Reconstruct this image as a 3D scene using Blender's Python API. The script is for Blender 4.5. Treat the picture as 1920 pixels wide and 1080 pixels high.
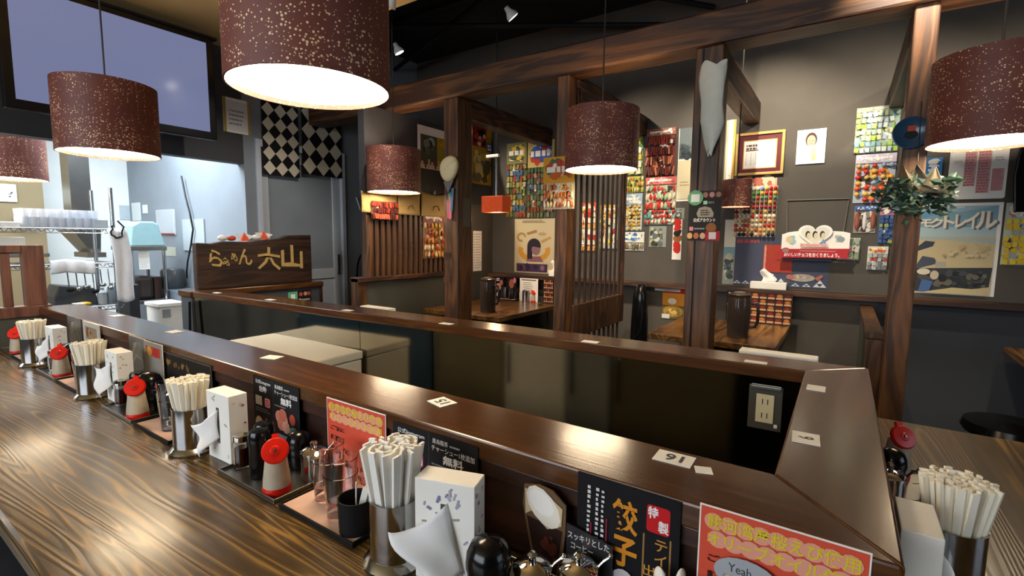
import bpy, math, random
from mathutils import Matrix, Vector
random.seed(7)
PI = math.pi
SC = bpy.context.scene
for o in list(bpy.data.objects): bpy.data.objects.remove(o)

# ------------------------------------------------------------------ camera
CZ = 1.2924                     # eye height above the floor
FPX = 916.786                   # focal length in pixels of a 1920 wide frame
RIGHT = Vector((0.82740002, 0.56152362, 0.01002219))
DOWN = Vector((0.0657053, -0.07906253, -0.99470193))
FWD = Vector((-0.55775625, 0.8236749, -0.10231141))
cam_d = bpy.data.cameras.new('camera'); cam_d.sensor_width = 36; cam_d.lens = FPX / 1920 * 36
cam_d.clip_start = 0.02; cam_d.clip_end = 60
cam = bpy.data.objects.new('camera', cam_d); SC.collection.objects.link(cam)
M = Matrix.Identity(4)
for i in range(3):
    M[i][0] = RIGHT[i]; M[i][1] = -DOWN[i]; M[i][2] = -FWD[i]
M[2][3] = CZ
cam.matrix_world = M
SC.camera = cam
# ------------------------------------------------------------------ world, big lights, exposure
SC.view_settings.view_transform = 'Standard'; SC.view_settings.look = 'None'
SC.view_settings.gamma = 1; SC.view_settings.use_curve_mapping = False
SC.view_settings.exposure = 0.12
W = bpy.data.worlds.new('world'); SC.world = W; W.use_nodes = True
W.node_tree.nodes['Background'].inputs[0].default_value = (0.55, 0.72, 1.0, 1)
W.node_tree.nodes['Background'].inputs[1].default_value = 1.0

def light(name, kind, loc, target, energy, col, **kw):
    d = bpy.data.lights.new(name, kind); d.energy = energy; d.color = col
    for k, v in kw.items(): setattr(d, k, v)
    o = bpy.data.objects.new(name, d); SC.collection.objects.link(o)
    o.location = loc
    o.rotation_euler = (Vector(target) - Vector(loc)).to_track_quat('-Z', 'Y').to_euler()
    return o
# area lamps added as daylight fill, placed inside unseen windows
light('daylight_fill_front', 'AREA', (-1.6, -2.62, 1.75), (-1.6, 1.5, 1.0), 80, (0.88, 0.94, 1.0), shape='RECTANGLE', size=3.6, size_y=1.5)
light('daylight_fill_side', 'AREA', (3.3, 1.2, 1.7), (0, 1.4, 1.0), 10, (0.72, 0.85, 1.0), shape='RECTANGLE', size=2.0, size_y=1.4)
# fluorescent tubes of the kitchen
light('kitchen_light', 'AREA', (-4.75, 1.0, 2.5), (-4.75, 1.0, 0), 150, (0.78, 0.9, 1.0), shape='RECTANGLE', size=1.1, size_y=2.2)
light('kitchen_light', 'AREA', (-5.3, -0.6, 2.5), (-5.3, -0.6, 0), 80, (0.95, 0.97, 1.0), shape='RECTANGLE', size=1.1, size_y=1.5)

# ------------------------------------------------------------------ where the photograph puts things
def ray(px, py):
    return RIGHT * (px - 960) + DOWN * (py - 540) + FWD * FPX
def at_y(px, py, Y):
    d = ray(px, py); p = d * (Y / d.y); p.z += CZ; return p
def at_x(px, py, X):
    d = ray(px, py); p = d * (X / d.x); p.z += CZ; return p
def at_z(px, py, Z):
    d = ray(px, py); p = d * ((Z - CZ) / d.z); p.z += CZ; return p

# ------------------------------------------------------------------ materials
def lin(h):
    h = h.lstrip('#'); r = []
    for i in (0, 2, 4):
        c = int(h[i:i+2], 16) / 255
        r.append(c / 12.92 if c <= 0.04045 else ((c + 0.055) / 1.055) ** 2.4)
    return (r[0], r[1], r[2], 1)
MATS = {}
def mat(name, col='#808080', rough=0.5, metal=0, spec=0.5, trans=0, ior=1.45, coat=0, emit=None, estr=0, alpha=1, noise=0.12, nscale=30, bump=0):
    m = bpy.data.materials.new(name); m.use_nodes = True; MATS[name] = m
    nt = m.node_tree; b = nt.nodes['Principled BSDF']
    c = lin(col) if isinstance(col, str) else col
    b.inputs['Base Color'].default_value = c
    b.inputs['Roughness'].default_value = rough; b.inputs['Metallic'].default_value = metal
    b.inputs['Specular IOR Level'].default_value = spec; b.inputs['IOR'].default_value = ior
    b.inputs['Transmission Weight'].default_value = trans; b.inputs['Coat Weight'].default_value = coat
    b.inputs['Alpha'].default_value = alpha
    if emit:
        b.inputs['Emission Color'].default_value = lin(emit) if isinstance(emit, str) else emit
        b.inputs['Emission Strength'].default_value = estr
    if noise and not trans:
        tc = nt.nodes.new('ShaderNodeTexCoord'); n = nt.nodes.new('ShaderNodeTexNoise')
        n.inputs['Scale'].default_value = nscale; n.inputs['Detail'].default_value = 4
        r = nt.nodes.new('ShaderNodeValToRGB')
        k0 = 1 - noise; k1 = 1 + noise
        r.color_ramp.elements[0].position = 0.3; r.color_ramp.elements[1].position = 0.7
        r.color_ramp.elements[0].color = (c[0]*k0, c[1]*k0, c[2]*k0, 1); r.color_ramp.elements[1].color = (min(1, c[0]*k1), min(1, c[1]*k1), min(1, c[2]*k1), 1)
        nt.links.new(tc.outputs['Object'], n.inputs['Vector']); nt.links.new(n.outputs['Fac'], r.inputs['Fac'])
        nt.links.new(r.outputs['Color'], b.inputs['Base Color'])
        if bump:
            bp = nt.nodes.new('ShaderNodeBump'); bp.inputs['Strength'].default_value = bump; bp.inputs['Distance'].default_value = 0.002
            nt.links.new(n.outputs['Fac'], bp.inputs['Height']); nt.links.new(bp.outputs['Normal'], b.inputs['Normal'])
    return m

def wood(name, dark, mid, light_, rough=0.35, axis=0, scale=1.0, rings=14, coat=0.0, bump=0.25, contrast=(0.25, 0.55, 0.85), stretch=0.10):
    """stained timber, grain along the given local axis"""
    m = bpy.data.materials.new(name); m.use_nodes = True; MATS[name] = m
    nt = m.node_tree; b = nt.nodes['Principled BSDF']; N = nt.nodes.new; L = nt.links.new
    tc = N('ShaderNodeTexCoord'); mp = N('ShaderNodeMapping')
    s = [scale * 1.0] * 3; s[axis] = scale * stretch
    mp.inputs['Scale'].default_value = s
    L(tc.outputs['Object'], mp.inputs['Vector'])
    n1 = N('ShaderNodeTexNoise'); n1.inputs['Scale'].default_value = 3.2; n1.inputs['Detail'].default_value = 3; n1.inputs['Roughness'].default_value = 0.5; n1.inputs['Distortion'].default_value = 0.5
    L(mp.outputs['Vector'], n1.inputs['Vector'])
    mul = N('ShaderNodeMath'); mul.operation = 'MULTIPLY'; mul.inputs[1].default_value = rings
    L(n1.outputs['Fac'], mul.inputs[0])
    fr = N('ShaderNodeMath'); fr.operation = 'PINGPONG'; fr.inputs[1].default_value = 0.5
    L(mul.outputs[0], fr.inputs[0])
    n2 = N('ShaderNodeTexNoise'); n2.inputs['Scale'].default_value = 60; n2.inputs['Detail'].default_value = 5
    L(mp.outputs['Vector'], n2.inputs['Vector'])
    ad = N('ShaderNodeMath'); ad.operation = 'MULTIPLY_ADD'; ad.inputs[1].default_value = 1.5; 
    L(fr.outputs[0], ad.inputs[0]); 
    sub = N('ShaderNodeMath'); sub.operation = 'MULTIPLY_ADD'; sub.inputs[1].default_value = 0.5; sub.inputs[2].default_value = -0.12
    L(n2.outputs['Fac'], sub.inputs[0]); L(sub.outputs[0], ad.inputs[2])
    r = N('ShaderNodeValToRGB'); e = r.color_ramp.elements
    e[0].position = contrast[0]; e[0].color = lin(dark); e[1].position = contrast[2]; e[1].color = lin(light_)
    k = e.new(contrast[1]); k.color = lin(mid)
    L(ad.outputs[0], r.inputs['Fac']); L(r.outputs['Color'], b.inputs['Base Color'])
    b.inputs['Roughness'].default_value = rough; b.inputs['Coat Weight'].default_value = coat; b.inputs['Coat Roughness'].default_value = 0.12
    bp = N('ShaderNodeBump'); bp.inputs['Strength'].default_value = bump; bp.inputs['Distance'].default_value = 0.001
    L(ad.outputs[0], bp.inputs['Height']); L(bp.outputs['Normal'], b.inputs['Normal'])
    return m

wood('table_wood', '#3a2a14', '#553f1e', '#9a7638', rough=0.28, axis=0, scale=1.7, rings=34, coat=0.15, bump=0.3, contrast=(0.10, 0.6, 1.05), stretch=0.07)
wood('table_wood_y', '#3a2a16', '#523d20', '#8a6a38', rough=0.30, axis=1, scale=1.7, rings=30, coat=0.15, bump=0.3, contrast=(0.10, 0.6, 1.05), stretch=0.07)
wood('ledge_wood', '#44260f', '#4c2c12', '#573416', rough=0.22, axis=0, scale=2.5, rings=8, coat=0.2, bump=0.08)
wood('ledge_wood_y', '#45280f', '#4c2e16', '#57371c', rough=0.26, axis=1, scale=2.5, rings=8, coat=0.2, bump=0.08)
wood('panel_wood', '#2c150c', '#381d11', '#442617', rough=0.45, axis=0, scale=2.5, rings=7, bump=0.1)
wood('post_wood', '#3a2310', '#4e3018', '#664221', rough=0.5, axis=2, scale=3, rings=7, bump=0.4)
wood('beam_wood', '#2c180c', '#40260f', '#573618', rough=0.5, axis=0, scale=2.4, rings=7, bump=0.4)
wood('beam_wood_y', '#25140c', '#3f2413', '#5d391e', rough=0.5, axis=1, scale=2.4, rings=7, bump=0.4)
wood('slat_wood', '#38241a', '#4a3020', '#5f422c', rough=0.5, axis=2, scale=4, rings=6, bump=0.2)
wood('booth_table', '#4a3017', '#63431f', '#7d5930', rough=0.28, axis=1, scale=2, rings=8, coat=0.2, bump=0.05)
wood('fence_wood', '#4a2c22', '#5f392c', '#6e4636', rough=0.5, axis=2, scale=4, rings=5, bump=0.15)
wood('sign_wood', '#20130d', '#2e1c13', '#3e281b', rough=0.45, axis=1, scale=3, rings=9, bump=0.3)
wood('chopstick_wood', '#e8d9b8', '#f2e7cc', '#f8f1de', rough=0.6, axis=2, scale=8, rings=5, bump=0.1)
mat('wall_paint', '#4e4942', 0.75, noise=0.06, nscale=6, bump=0.05)
mat('wall_paint_low', '#454740', 0.7, noise=0.06, nscale=6)
mat('header_paint', '#3a3a3c', 0.7, noise=0.05)
mat('black_paint', '#0d0d0f', 0.8, noise=0.1, nscale=4)
mat('cream_paint', '#b59a63', 0.75, noise=0.04, nscale=4)
mat('kitchen_paint', '#7c838a', 0.6, noise=0.05, nscale=4)
mat('kitchen_white', '#d9dad6', 0.6, noise=0.05, nscale=4)
mat('tan_paint', '#75664a', 0.7, noise=0.06, nscale=4)
mat('floor_tile', '#26262a', 0.35, noise=0.15, nscale=9)
mat('door_white', '#b9c0c8', 0.45, noise=0.03)
mat('frosted', '#8a9298', 0.35, noise=0.08, nscale=3)
mat('steel', '#b9b9b9', 0.16, metal=1, noise=0.05)
mat('brushed', '#8f8d88', 0.33, metal=1, noise=0.08, nscale=8)
mat('lining', '#a39d8e', 0.09, metal=1.0, noise=0.12, nscale=3)
mat('chrome', '#d0d0d0', 0.06, metal=1, noise=0)
mat('wire', '#a9adb2', 0.25, metal=1, noise=0)
mat('black_plastic', '#0c0c0e', 0.18, noise=0)
mat('black_matte', '#0e0e10', 0.6, spec=0.3, noise=0.1)
mat('red_plastic', '#d41f10', 0.28, noise=0.03)
mat('white_plastic', '#e6e4dc', 0.4, noise=0.03)
mat('freezer_white', '#d8d4c6', 0.4, noise=0.04, nscale=4)
mat('paper', '#efece4', 0.8, noise=0.03)
mat('tissue', '#f4f3f0', 0.9, noise=0.02)
mat('card_white', '#f2efe6', 0.6, noise=0.02)
mat('pink_liner', '#d9b39f', 0.6, noise=0.08)
mat('shaker_body', '#b9ac96', 0.35, noise=0.08, nscale=60)
mat('glass', (1, 1, 1, 1), 0.02, trans=1, ior=1.35)
mat('glass_rack', (0.9, 0.94, 1.0, 1), 0.12, trans=0.55, ior=1.3)  # whitened glass, the colour stands in for sparkle on the rack
mat('soy', '#3a0c05', 0.1, noise=0)
mat('pitcher', (0.16, 0.12, 0.10, 1), 0.08, trans=0.75, ior=1.3)
mat('acrylic', (0.95, 0.97, 0.97, 1), 0.03, trans=1, ior=1.2)
mat('cord', '#22211f', 0.5, noise=0)
mat('diffuser', '#ffffff', 0.6, emit=(1.0, 0.79, 0.52, 1), estr=24.0, noise=0)
mat('bulb', '#ffffff', 0.6, emit=(1.0, 0.92, 0.8, 1), estr=12.0, noise=0)
mat('gold', '#b89a5c', 0.45, noise=0.1)
mat('screen', '#20242c', 0.12, emit=(0.23, 0.26, 0.45, 1), estr=0.65, noise=0)
mat('teal_plastic', '#8aacb2', 0.35, noise=0.04)
mat('cloth_white', '#e4e6ea', 0.9, noise=0.04)
mat('cloth_tan', '#a58a58', 0.9, noise=0.08)
mat('grey_box', '#45484c', 0.5, noise=0.06)
mat('bag_brown', '#1f1512', 0.5, noise=0.2)
mat('leaf', '#2e4a3c', 0.6, noise=0.3)
mat('leaf_pale', '#8fa9a4', 0.6, noise=0.2)
mat('wrap_paper', '#5c574a', 0.7, noise=0.1)
mat('clear_wrap', '#8d8a78', 0.25, trans=0.8, ior=1.1)
mat('slate_tone', '#2a2e35', 0.6, noise=0.06, nscale=5)
mat('yellow_plastic', '#e0b71e', 0.4, noise=0.05)
mat('brick_orange', '#b8431a', 0.5, emit='#b8431a', estr=0.25, noise=0.1)

# lampshade: maroon cloth flecked with gold
m = mat('shade', '#4a241a', 0.55, noise=0)
nt = m.node_tree; N = nt.nodes.new; L = nt.links.new; b = nt.nodes['Principled BSDF']
tc = N('ShaderNodeTexCoord'); v = N('ShaderNodeTexVoronoi'); v.inputs['Scale'].default_value = 150
L(tc.outputs['Object'], v.inputs['Vector'])
n = N('ShaderNodeTexNoise'); n.inputs['Scale'].default_value = 9; n.inputs['Detail'].default_value = 3; L(tc.outputs['Object'], n.inputs['Vector'])
sp = N('ShaderNodeSeparateColor'); L(v.outputs['Color'], sp.inputs['Color'])
th = N('ShaderNodeMath'); th.operation = 'MULTIPLY'; th.inputs[1].default_value = 0.42; L(sp.outputs[0], th.inputs[0])
th2 = N('ShaderNodeMath'); th2.operation = 'MULTIPLY_ADD'; th2.inputs[1].default_value = 0.7; th2.inputs[2].default_value = -0.40; L(n.outputs['Fac'], th2.inputs[0])
ad = N('ShaderNodeMath'); ad.operation = 'ADD'; L(th.outputs[0], ad.inputs[0]); L(th2.outputs[0], ad.inputs[1])
lt = N('ShaderNodeMath'); lt.operation = 'LESS_THAN'; L(v.outputs['Distance'], lt.inputs[0]); L(ad.outputs[0], lt.inputs[1])
mx = N('ShaderNodeMix'); mx.data_type = 'RGBA'; L(lt.outputs[0], mx.inputs[0])
rp = N('ShaderNodeValToRGB'); rp.color_ramp.elements[0].color = lin('#5a2c24'); rp.color_ramp.elements[1].color = lin('#84483a'); L(n.outputs['Fac'], rp.inputs['Fac'])
L(rp.outputs['Color'], mx.inputs[6]); mx.inputs[7].default_value = lin('#f0cfa0')
L(mx.outputs[2], b.inputs['Base Color'])
# printed ink: the colours of a print are stored on its faces
m = bpy.data.materials.new('ink'); m.use_nodes = True; MATS['ink'] = m
nt = m.node_tree; at = nt.nodes.new('ShaderNodeAttribute'); at.attribute_name = 'Col'
nt.links.new(at.outputs['Color'], nt.nodes['Principled BSDF'].inputs['Base Color']); nt.nodes['Principled BSDF'].inputs['Roughness'].default_value = 0.6; nt.nodes['Principled BSDF'].inputs['Specular IOR Level'].default_value = 0.25
PLAIN = {}
def plain(h, rough=0.45):
    k = 'colour_' + h.strip('#') + ('_%d' % (rough * 100))
    if k not in MATS: mat(k, h, rough, noise=0.04)
    return k

# ------------------------------------------------------------------ mesh helpers
class MB:
    def __init__(s): s.v = []; s.f = []; s.c = []
    def add(s, vs, fs, col=None):
        k = len(s.v); s.v += [tuple(p) for p in vs]; s.f += [tuple(i + k for i in f) for f in fs]
        s.c += [col] * len(fs); return s
    def box(s, x0, x1, y0, y1, z0, z1, col=None, mtx=None):
        vs = [Vector((x, y, z)) for z in (z0, z1) for y in (y0, y1) for x in (x0, x1)]
        if mtx: vs = [mtx @ p for p in vs]
        return s.add(vs, [(0, 2, 3, 1), (4, 5, 7, 6), (0, 1, 5, 4), (2, 6, 7, 3), (0, 4, 6, 2), (1, 3, 7, 5)], col)
    def lathe(s, prof, n=24, c=(0, 0, 0), mtx=None, col=None):
        vs = []; fs = []
        for r, z in prof:
            for i in range(n):
                a = 2 * PI * i / n; p = Vector((c[0] + r * math.cos(a), c[1] + r * math.sin(a), c[2] + z)); vs.append(mtx @ p if mtx else p)
        for j in range(len(prof) - 1):
            for i in range(n):
                a = j * n + i; b2 = j * n + (i + 1) % n; fs.append((a, b2, b2 + n, a + n))
        if prof[0][0] > 1e-5: fs.append(tuple(range(n))[::-1])
        if prof[-1][0] > 1e-5: fs.append(tuple(range((len(prof) - 1) * n, len(prof) * n)))
        return s.add(vs, fs, col)
    def tube(s, pts, r, n=8, col=None):
        pts = [Vector(p) for p in pts]; vs = []; fs = []
        for i, p in enumerate(pts):
            d = (pts[min(i + 1, len(pts) - 1)] - pts[max(i - 1, 0)]).normalized()
            u = d.orthogonal().normalized() if i == 0 else (pu - d * pu.dot(d)).normalized()
            pu = u; w = d.cross(u); rr = r[i] if isinstance(r, (list, tuple)) else r
            for k in range(n):
                a = 2 * PI * k / n; vs.append(p + u * rr * math.cos(a) + w * rr * math.sin(a))
        for j in range(len(pts) - 1):
            for k in range(n): fs.append((j*n + k, j*n + (k+1) % n, (j+1)*n + (k+1) % n, (j+1)*n + k))
        fs.append(tuple(range(n))[::-1]); fs.append(tuple(range((len(pts)-1)*n, len(pts)*n)))
        return s.add(vs, fs, col)
    def prism(s, poly, z0, z1, mtx=None, col=None):
        n = len(poly); vs = [Vector((x, y, z)) for z in (z0, z1) for x, y in poly]
        if mtx: vs = [mtx @ p for p in vs]
        return s.add(vs, [tuple(range(n))[::-1], tuple(range(n, 2*n))] + [(i, (i+1) % n, n + (i+1) % n, n + i) for i in range(n)], col)
    def ball(s, c, r, n=10, m=7, sc=(1, 1, 1), col=None):
        prof = [(math.sin(PI * j / m) * r, -math.cos(PI * j / m) * r) for j in range(m + 1)]
        prof[0] = (0, -r); prof[-1] = (0, r)
        vs = [(c[0], c[1], c[2] - r * sc[2])]; fs = []
        for j in range(1, m):
            for i in range(n):
                a = 2 * PI * i / n; vs.append((c[0] + prof[j][0]*math.cos(a)*sc[0], c[1] + prof[j][0]*math.sin(a)*sc[1], c[2] + prof[j][1]*sc[2]))
        vs.append((c[0], c[1], c[2] + r * sc[2])); t = len(vs) - 1
        for i in range(n): fs.append((0, 1 + (i+1) % n, 1 + i)); fs.append((t, t - n + i, t - n + (i+1) % n))
        for j in range(m - 2):
            for i in range(n): a = 1 + j*n + i; b2 = 1 + j*n + (i+1) % n; fs.append((a, b2, b2 + n, a + n))
        return s.add(vs, fs, col)
    def grid(s, fn, nu, nv, col=None):
        vs = [fn(i / nu, j / nv) for j in range(nv + 1) for i in range(nu + 1)]
        return s.add(vs, [(j*(nu+1)+i, j*(nu+1)+i+1, (j+1)*(nu+1)+i+1, (j+1)*(nu+1)+i) for j in range(nv) for i in range(nu)], col)
    def mesh(s, name, material, smooth=None):
        me = bpy.data.meshes.new(name); me.from_pydata(s.v, [], s.f); me.validate()
        me.materials.append(MATS[material])
        if any(c is not None for c in s.c):
            at = me.color_attributes.new('Col', 'FLOAT_COLOR', 'CORNER')
            for p in me.polygons:
                c = s.c[p.index] if p.index < len(s.c) and s.c[p.index] else (1, 1, 1, 1)
                for li in p.loop_indices: at.data[li].color = c
        if smooth is not None:
            me.shade_smooth(); me.set_sharp_from_angle(angle=math.radians(smooth))
        return me
    def build(s, name, material, parent=None, smooth=None, bevel=0, kind=None):
        return link(name, s.mesh(name, material, smooth), parent, bevel, kind)
def link(name, me, parent=None, bevel=0, kind=None):
    o = bpy.data.objects.new(name, me); SC.collection.objects.link(o)
    if parent: o.parent = parent
    if bevel:
        b = o.modifiers.new('bevel', 'BEVEL'); b.width = bevel; b.segments = 2; b.limit_method = 'ANGLE'; b.angle_limit = math.radians(50)
    if kind: o['kind'] = kind
    return o
def tag(o, label, cat, group=None):
    o['label'] = label; o['category'] = cat
    if group: o['group'] = group
    return o
def empty(name, label, cat, loc=(0, 0, 0), rz=0, group=None):
    o = bpy.data.objects.new(name, None); SC.collection.objects.link(o); o.empty_display_size = 0.05
    o.location = loc; o.rotation_euler = (0, 0, rz); return tag(o, label, cat, group)
def struct(name, mb, material, bevel=0, parent=None):
    o = mb.build(name, material, parent, bevel=bevel)
    if not parent: o['kind'] = 'structure'
    return o
def copy_tree(o, parent=None):
    c = o.copy(); SC.collection.objects.link(c); c.parent = parent
    for ch in o.children: copy_tree(ch, c)
    return c
def frame(o, origin, u, v):
    u = Vector(u).normalized(); v = Vector(v).normalized(); n = u.cross(v)
    m = Matrix.Identity(4)
    for i in range(3): m[i][0] = u[i]; m[i][1] = v[i]; m[i][2] = n[i]; m[i][3] = origin[i]
    o.matrix_world = m; return o
def box(x0, x1, y0, y1, z0, z1): return MB().box(x0, x1, y0, y1, z0, z1)

# ------------------------------------------------------------------ printed matter
_tc = bpy.data.curves.new('lettering', 'FONT'); _to = bpy.data.objects.new('lettering', _tc); SC.collection.objects.link(_to)
_cache = {}
def glyphs(body, bold=0.0):
    k = (body, bold)
    if k not in _cache:
        _tc.body = body; _tc.resolution_u = 2; _tc.offset = bold
        bpy.context.view_layer.update(); dg = bpy.context.evaluated_depsgraph_get()
        me = bpy.data.meshes.new_from_object(_to.evaluated_get(dg))
        vs = [(p.co.x, p.co.y) for p in me.vertices]; fs = [tuple(p.vertices) for p in me.polygons]
        bpy.data.meshes.remove(me)
        x0 = min(p[0] for p in vs); x1 = max(p[0] for p in vs); y0 = min(p[1] for p in vs); y1 = max(p[1] for p in vs)
        _cache[k] = ([((x - x0) / max(1e-6, x1 - x0), (y - y0) / max(1e-6, y1 - y0)) for x, y in vs], fs, (x1 - x0) / max(1e-6, y1 - y0))
    return _cache[k]
class Print(MB):
    """flat print; u right, v up, successive layers a hair above each other"""
    def __init__(s, z=0.0004, step=0.00006): super().__init__(); s.z = z; s.step = step
    def _n(s): s.z += s.step; return s.z
    def poly(s, pts, c): z = s._n(); return s.add([(x, y, z) for x, y in pts], [tuple(range(len(pts)))], lin(c))
    def rect(s, x0, y0, x1, y1, c): return s.poly([(x0, y0), (x1, y0), (x1, y1), (x0, y1)], c)
    def ell(s, cx, cy, rx, ry, c, n=16): return s.poly([(cx + rx*math.cos(2*PI*i/n), cy + ry*math.sin(2*PI*i/n)) for i in range(n)], c)
    def ring(s, cx, cy, rx, ry, t, c, n=20, a0=0, a1=2*PI):
        z = s._n(); vs = []; fs = []
        for i in range(n + 1):
            a = a0 + (a1 - a0) * i / n
            vs += [(cx + rx*math.cos(a), cy + ry*math.sin(a), z), (cx + (rx-t)*math.cos(a), cy + (ry-t)*math.sin(a), z)]
        for i in range(n): fs.append((2*i, 2*i+2, 2*i+3, 2*i+1))
        return s.add(vs, fs, lin(c))
    def text(s, body, x0, y0, x1, y1, c, bold=0.02, fit=False):
        """fill the box x0..x1 by y0..y1 (fit keeps the letters' proportions)"""
        vs, fs, asp = glyphs(body, bold); z = s._n()
        if fit:
            w = min(x1 - x0, asp * (y1 - y0)); hgt = w / asp; x1 = x0 + w; ym = (y0 + y1) / 2; y0, y1 = ym - hgt/2, ym + hgt/2
        return s.add([(x0 + u*(x1-x0), y0 + v*(y1-y0), z) for u, v in vs], fs, lin(c))
    def vtext(s, body, cx, ytop, size, c, bold=0.02, pitch=1.08):
        for i, ch in enumerate(body):
            if ch == ' ': continue
            if ch == 'ー': s.rect(cx - size*0.06, ytop - size*(i*pitch + 0.9), cx + size*0.06, ytop - size*(i*pitch + 0.1), c); continue
            s.text(ch, cx - size*0.45, ytop - size*(i*pitch + 0.95), cx + size*0.45, ytop - size*(i*pitch + 0.05), c, bold)
        return s
    def lines(s, x0, y0, x1, y1, c, n=4, gap=0.5, seed=1):
        """rows of print too small to read"""
        rg = random.Random(seed); ph = (y1 - y0) / n; z = s._n()
        for j in range(n):
            x = x0; yb = y0 + ph*j + ph*gap/2
            xe = x1 - (x1-x0)*rg.random()*0.25
            while x < xe:
                w = ph*(0.4 + rg.random()*0.9)*(1-gap)*1.4; w = min(w, xe - x)
                s.add([(x, yb, z), (x+w, yb, z), (x+w, yb+ph*(1-gap), z), (x, yb+ph*(1-gap), z)], [(0, 1, 2, 3)], lin(c)); x += w + ph*0.25*(1-gap)*1.2
        return s
    def blobs(s, x0, y0, x1, y1, cols, n=20, size=0.1, seed=1):
        rg = random.Random(seed); S = min(x1-x0, y1-y0)*size
        for i in range(n):
            r = S*(0.4 + rg.random()*0.8); cx = x0 + r + rg.random()*max(0, (x1-x0-2*r)); cy = y0 + r + rg.random()*max(0, (y1-y0-2*r)); a0 = rg.random()*6
            k = 7; s.poly([(cx + r*(0.6+0.4*rg.random())*math.cos(a0+2*PI*i2/k), cy + r*(0.6+0.4*rg.random())*math.sin(a0+2*PI*i2/k)) for i2 in range(k)], rg.choice(cols))
        return s
def sheet(name, label, cat, origin, u, v, w, h, material, pr=None, thick=0.0008, group=None, corner=0, parent=None):
    """a flat thing (sheet, card, board) whose lower left corner is at origin; pr is its print"""
    if corner:
        pts = []
        for cx, cy, a in ((w-corner, corner, -90), (w-corner, h-corner, 0), (corner, h-corner, 90), (corner, corner, 180)):
            for k in range(5): aa = math.radians(a + 22.5*k); pts.append((cx + corner*math.cos(aa), cy + corner*math.sin(aa)))
    else: pts = [(0, 0), (w, 0), (w, h), (0, h)]
    o = MB().prism(pts, 0, thick).build(name, material, parent)
    if not parent: frame(o, origin, u, v); tag(o, label, cat, group)
    if pr:
        for i, p in enumerate(pr.v): pr.v[i] = (p[0], p[1], p[2] + thick)
        pr.build('print', 'ink', o)
    return o
UX = (1, 0, 0); UY = (0, 1, 0); UZ = (0, 0, 1)
# ================================================================== the room
LZ = 0.9224; TZ = 0.73; YW = 3.96; RB = 2.24
struct('floor', box(-7, 3.6, -2.9, 4.1, -0.1, 0), 'floor_tile')
struct('wall_back', box(-4.05, 3.6, YW, YW + 0.1, 0, 3.15), 'wall_paint')
mb = box(-4.05, -3.95, 2.06, 2.15, 0, 3.15); mb.box(-4.05, -3.95, 2.99, YW, 0, 3.15); mb.box(-4.05, -3.95, 2.15, 2.99, 2.06, 3.15)
struct('wall_left', mb, 'kitchen_paint')
struct('wall_header', box(-4.05, -3.95, -2.8, 2.06, 1.85, 2.69), 'header_paint')
struct('wall_kitchen', box(-6.4, -6.3, 1.30, 2.06, 0, 2.6), 'kitchen_white')
struct('wall_kitchen_side', box(-6.3, -4.05, 2.06, 2.12, 0, 2.6), 'kitchen_paint')
struct('wall_kitchen_tan', box(-6.0, -5.9, -2.8, 1.30, 0, 2.6), 'tan_paint')
struct('ceiling_kitchen', box(-6.4, -4.05, -2.8, 2.06, 2.6, 2.65), 'kitchen_white')
struct('ceiling', box(-3.95, 3.5, -2.8, 2.21, 2.69, 2.75), 'cream_paint')
mb = box(-4.05, 3.5, 2.2, 4.06, 3.15, 3.2); mb.box(-3.95, 3.5, 2.20, 2.21, 2.75, 3.15)
struct('ceiling_rear', mb, 'black_paint')
mb = box(-6.0, -3.5, -2.9, -2.8, 0, 2.69); mb.box(0.3, 3.6, -2.9, -2.8, 0, 2.69); mb.box(-3.5, 0.3, -2.9, -2.8, 0, 0.95); mb.box(-3.5, 0.3, -2.9, -2.8, 2.55, 2.69)
struct('wall_front', mb, 'wall_paint')
mb = box(3.5, 3.6, -2.8, 0.1, 0, 3.15); mb.box(3.5, 3.6, 2.3, 4.06, 0, 3.15); mb.box(3.5, 3.6, 0.1, 2.3, 0, 0.9); mb.box(3.5, 3.6, 0.1, 2.3, 2.5, 3.15)
struct('wall_right', mb, 'wall_paint')
w = MB()  # unseen window, added as an opening for the front daylight fill
for x in (-3.5, -2.26, -1.0, 0.24): w.box(x, x + 0.06, -2.88, -2.82, 0.95, 2.55)
w.box(-3.5, 0.3, -2.88, -2.82, 0.95, 1.0); w.box(-3.5, 0.3, -2.88, -2.82, 2.5, 2.55)
wo = struct('window_1', w, 'door_white'); box(-3.5, 0.3, -2.855, -2.85, 1.0, 2.5).build('pane', 'glass', wo)
w = MB()  # unseen window, added as an opening for the side daylight fill
for y in (0.1, 1.17, 2.24): w.box(3.52, 3.58, y, y + 0.06, 0.9, 2.5)
w.box(3.52, 3.58, 0.1, 2.3, 0.9, 0.95); w.box(3.52, 3.58, 0.1, 2.3, 2.45, 2.5)
wo = struct('window_2', w, 'door_white'); box(3.55, 3.555, 0.1, 2.3, 0.95, 2.45).build('pane', 'glass', wo)

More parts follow.
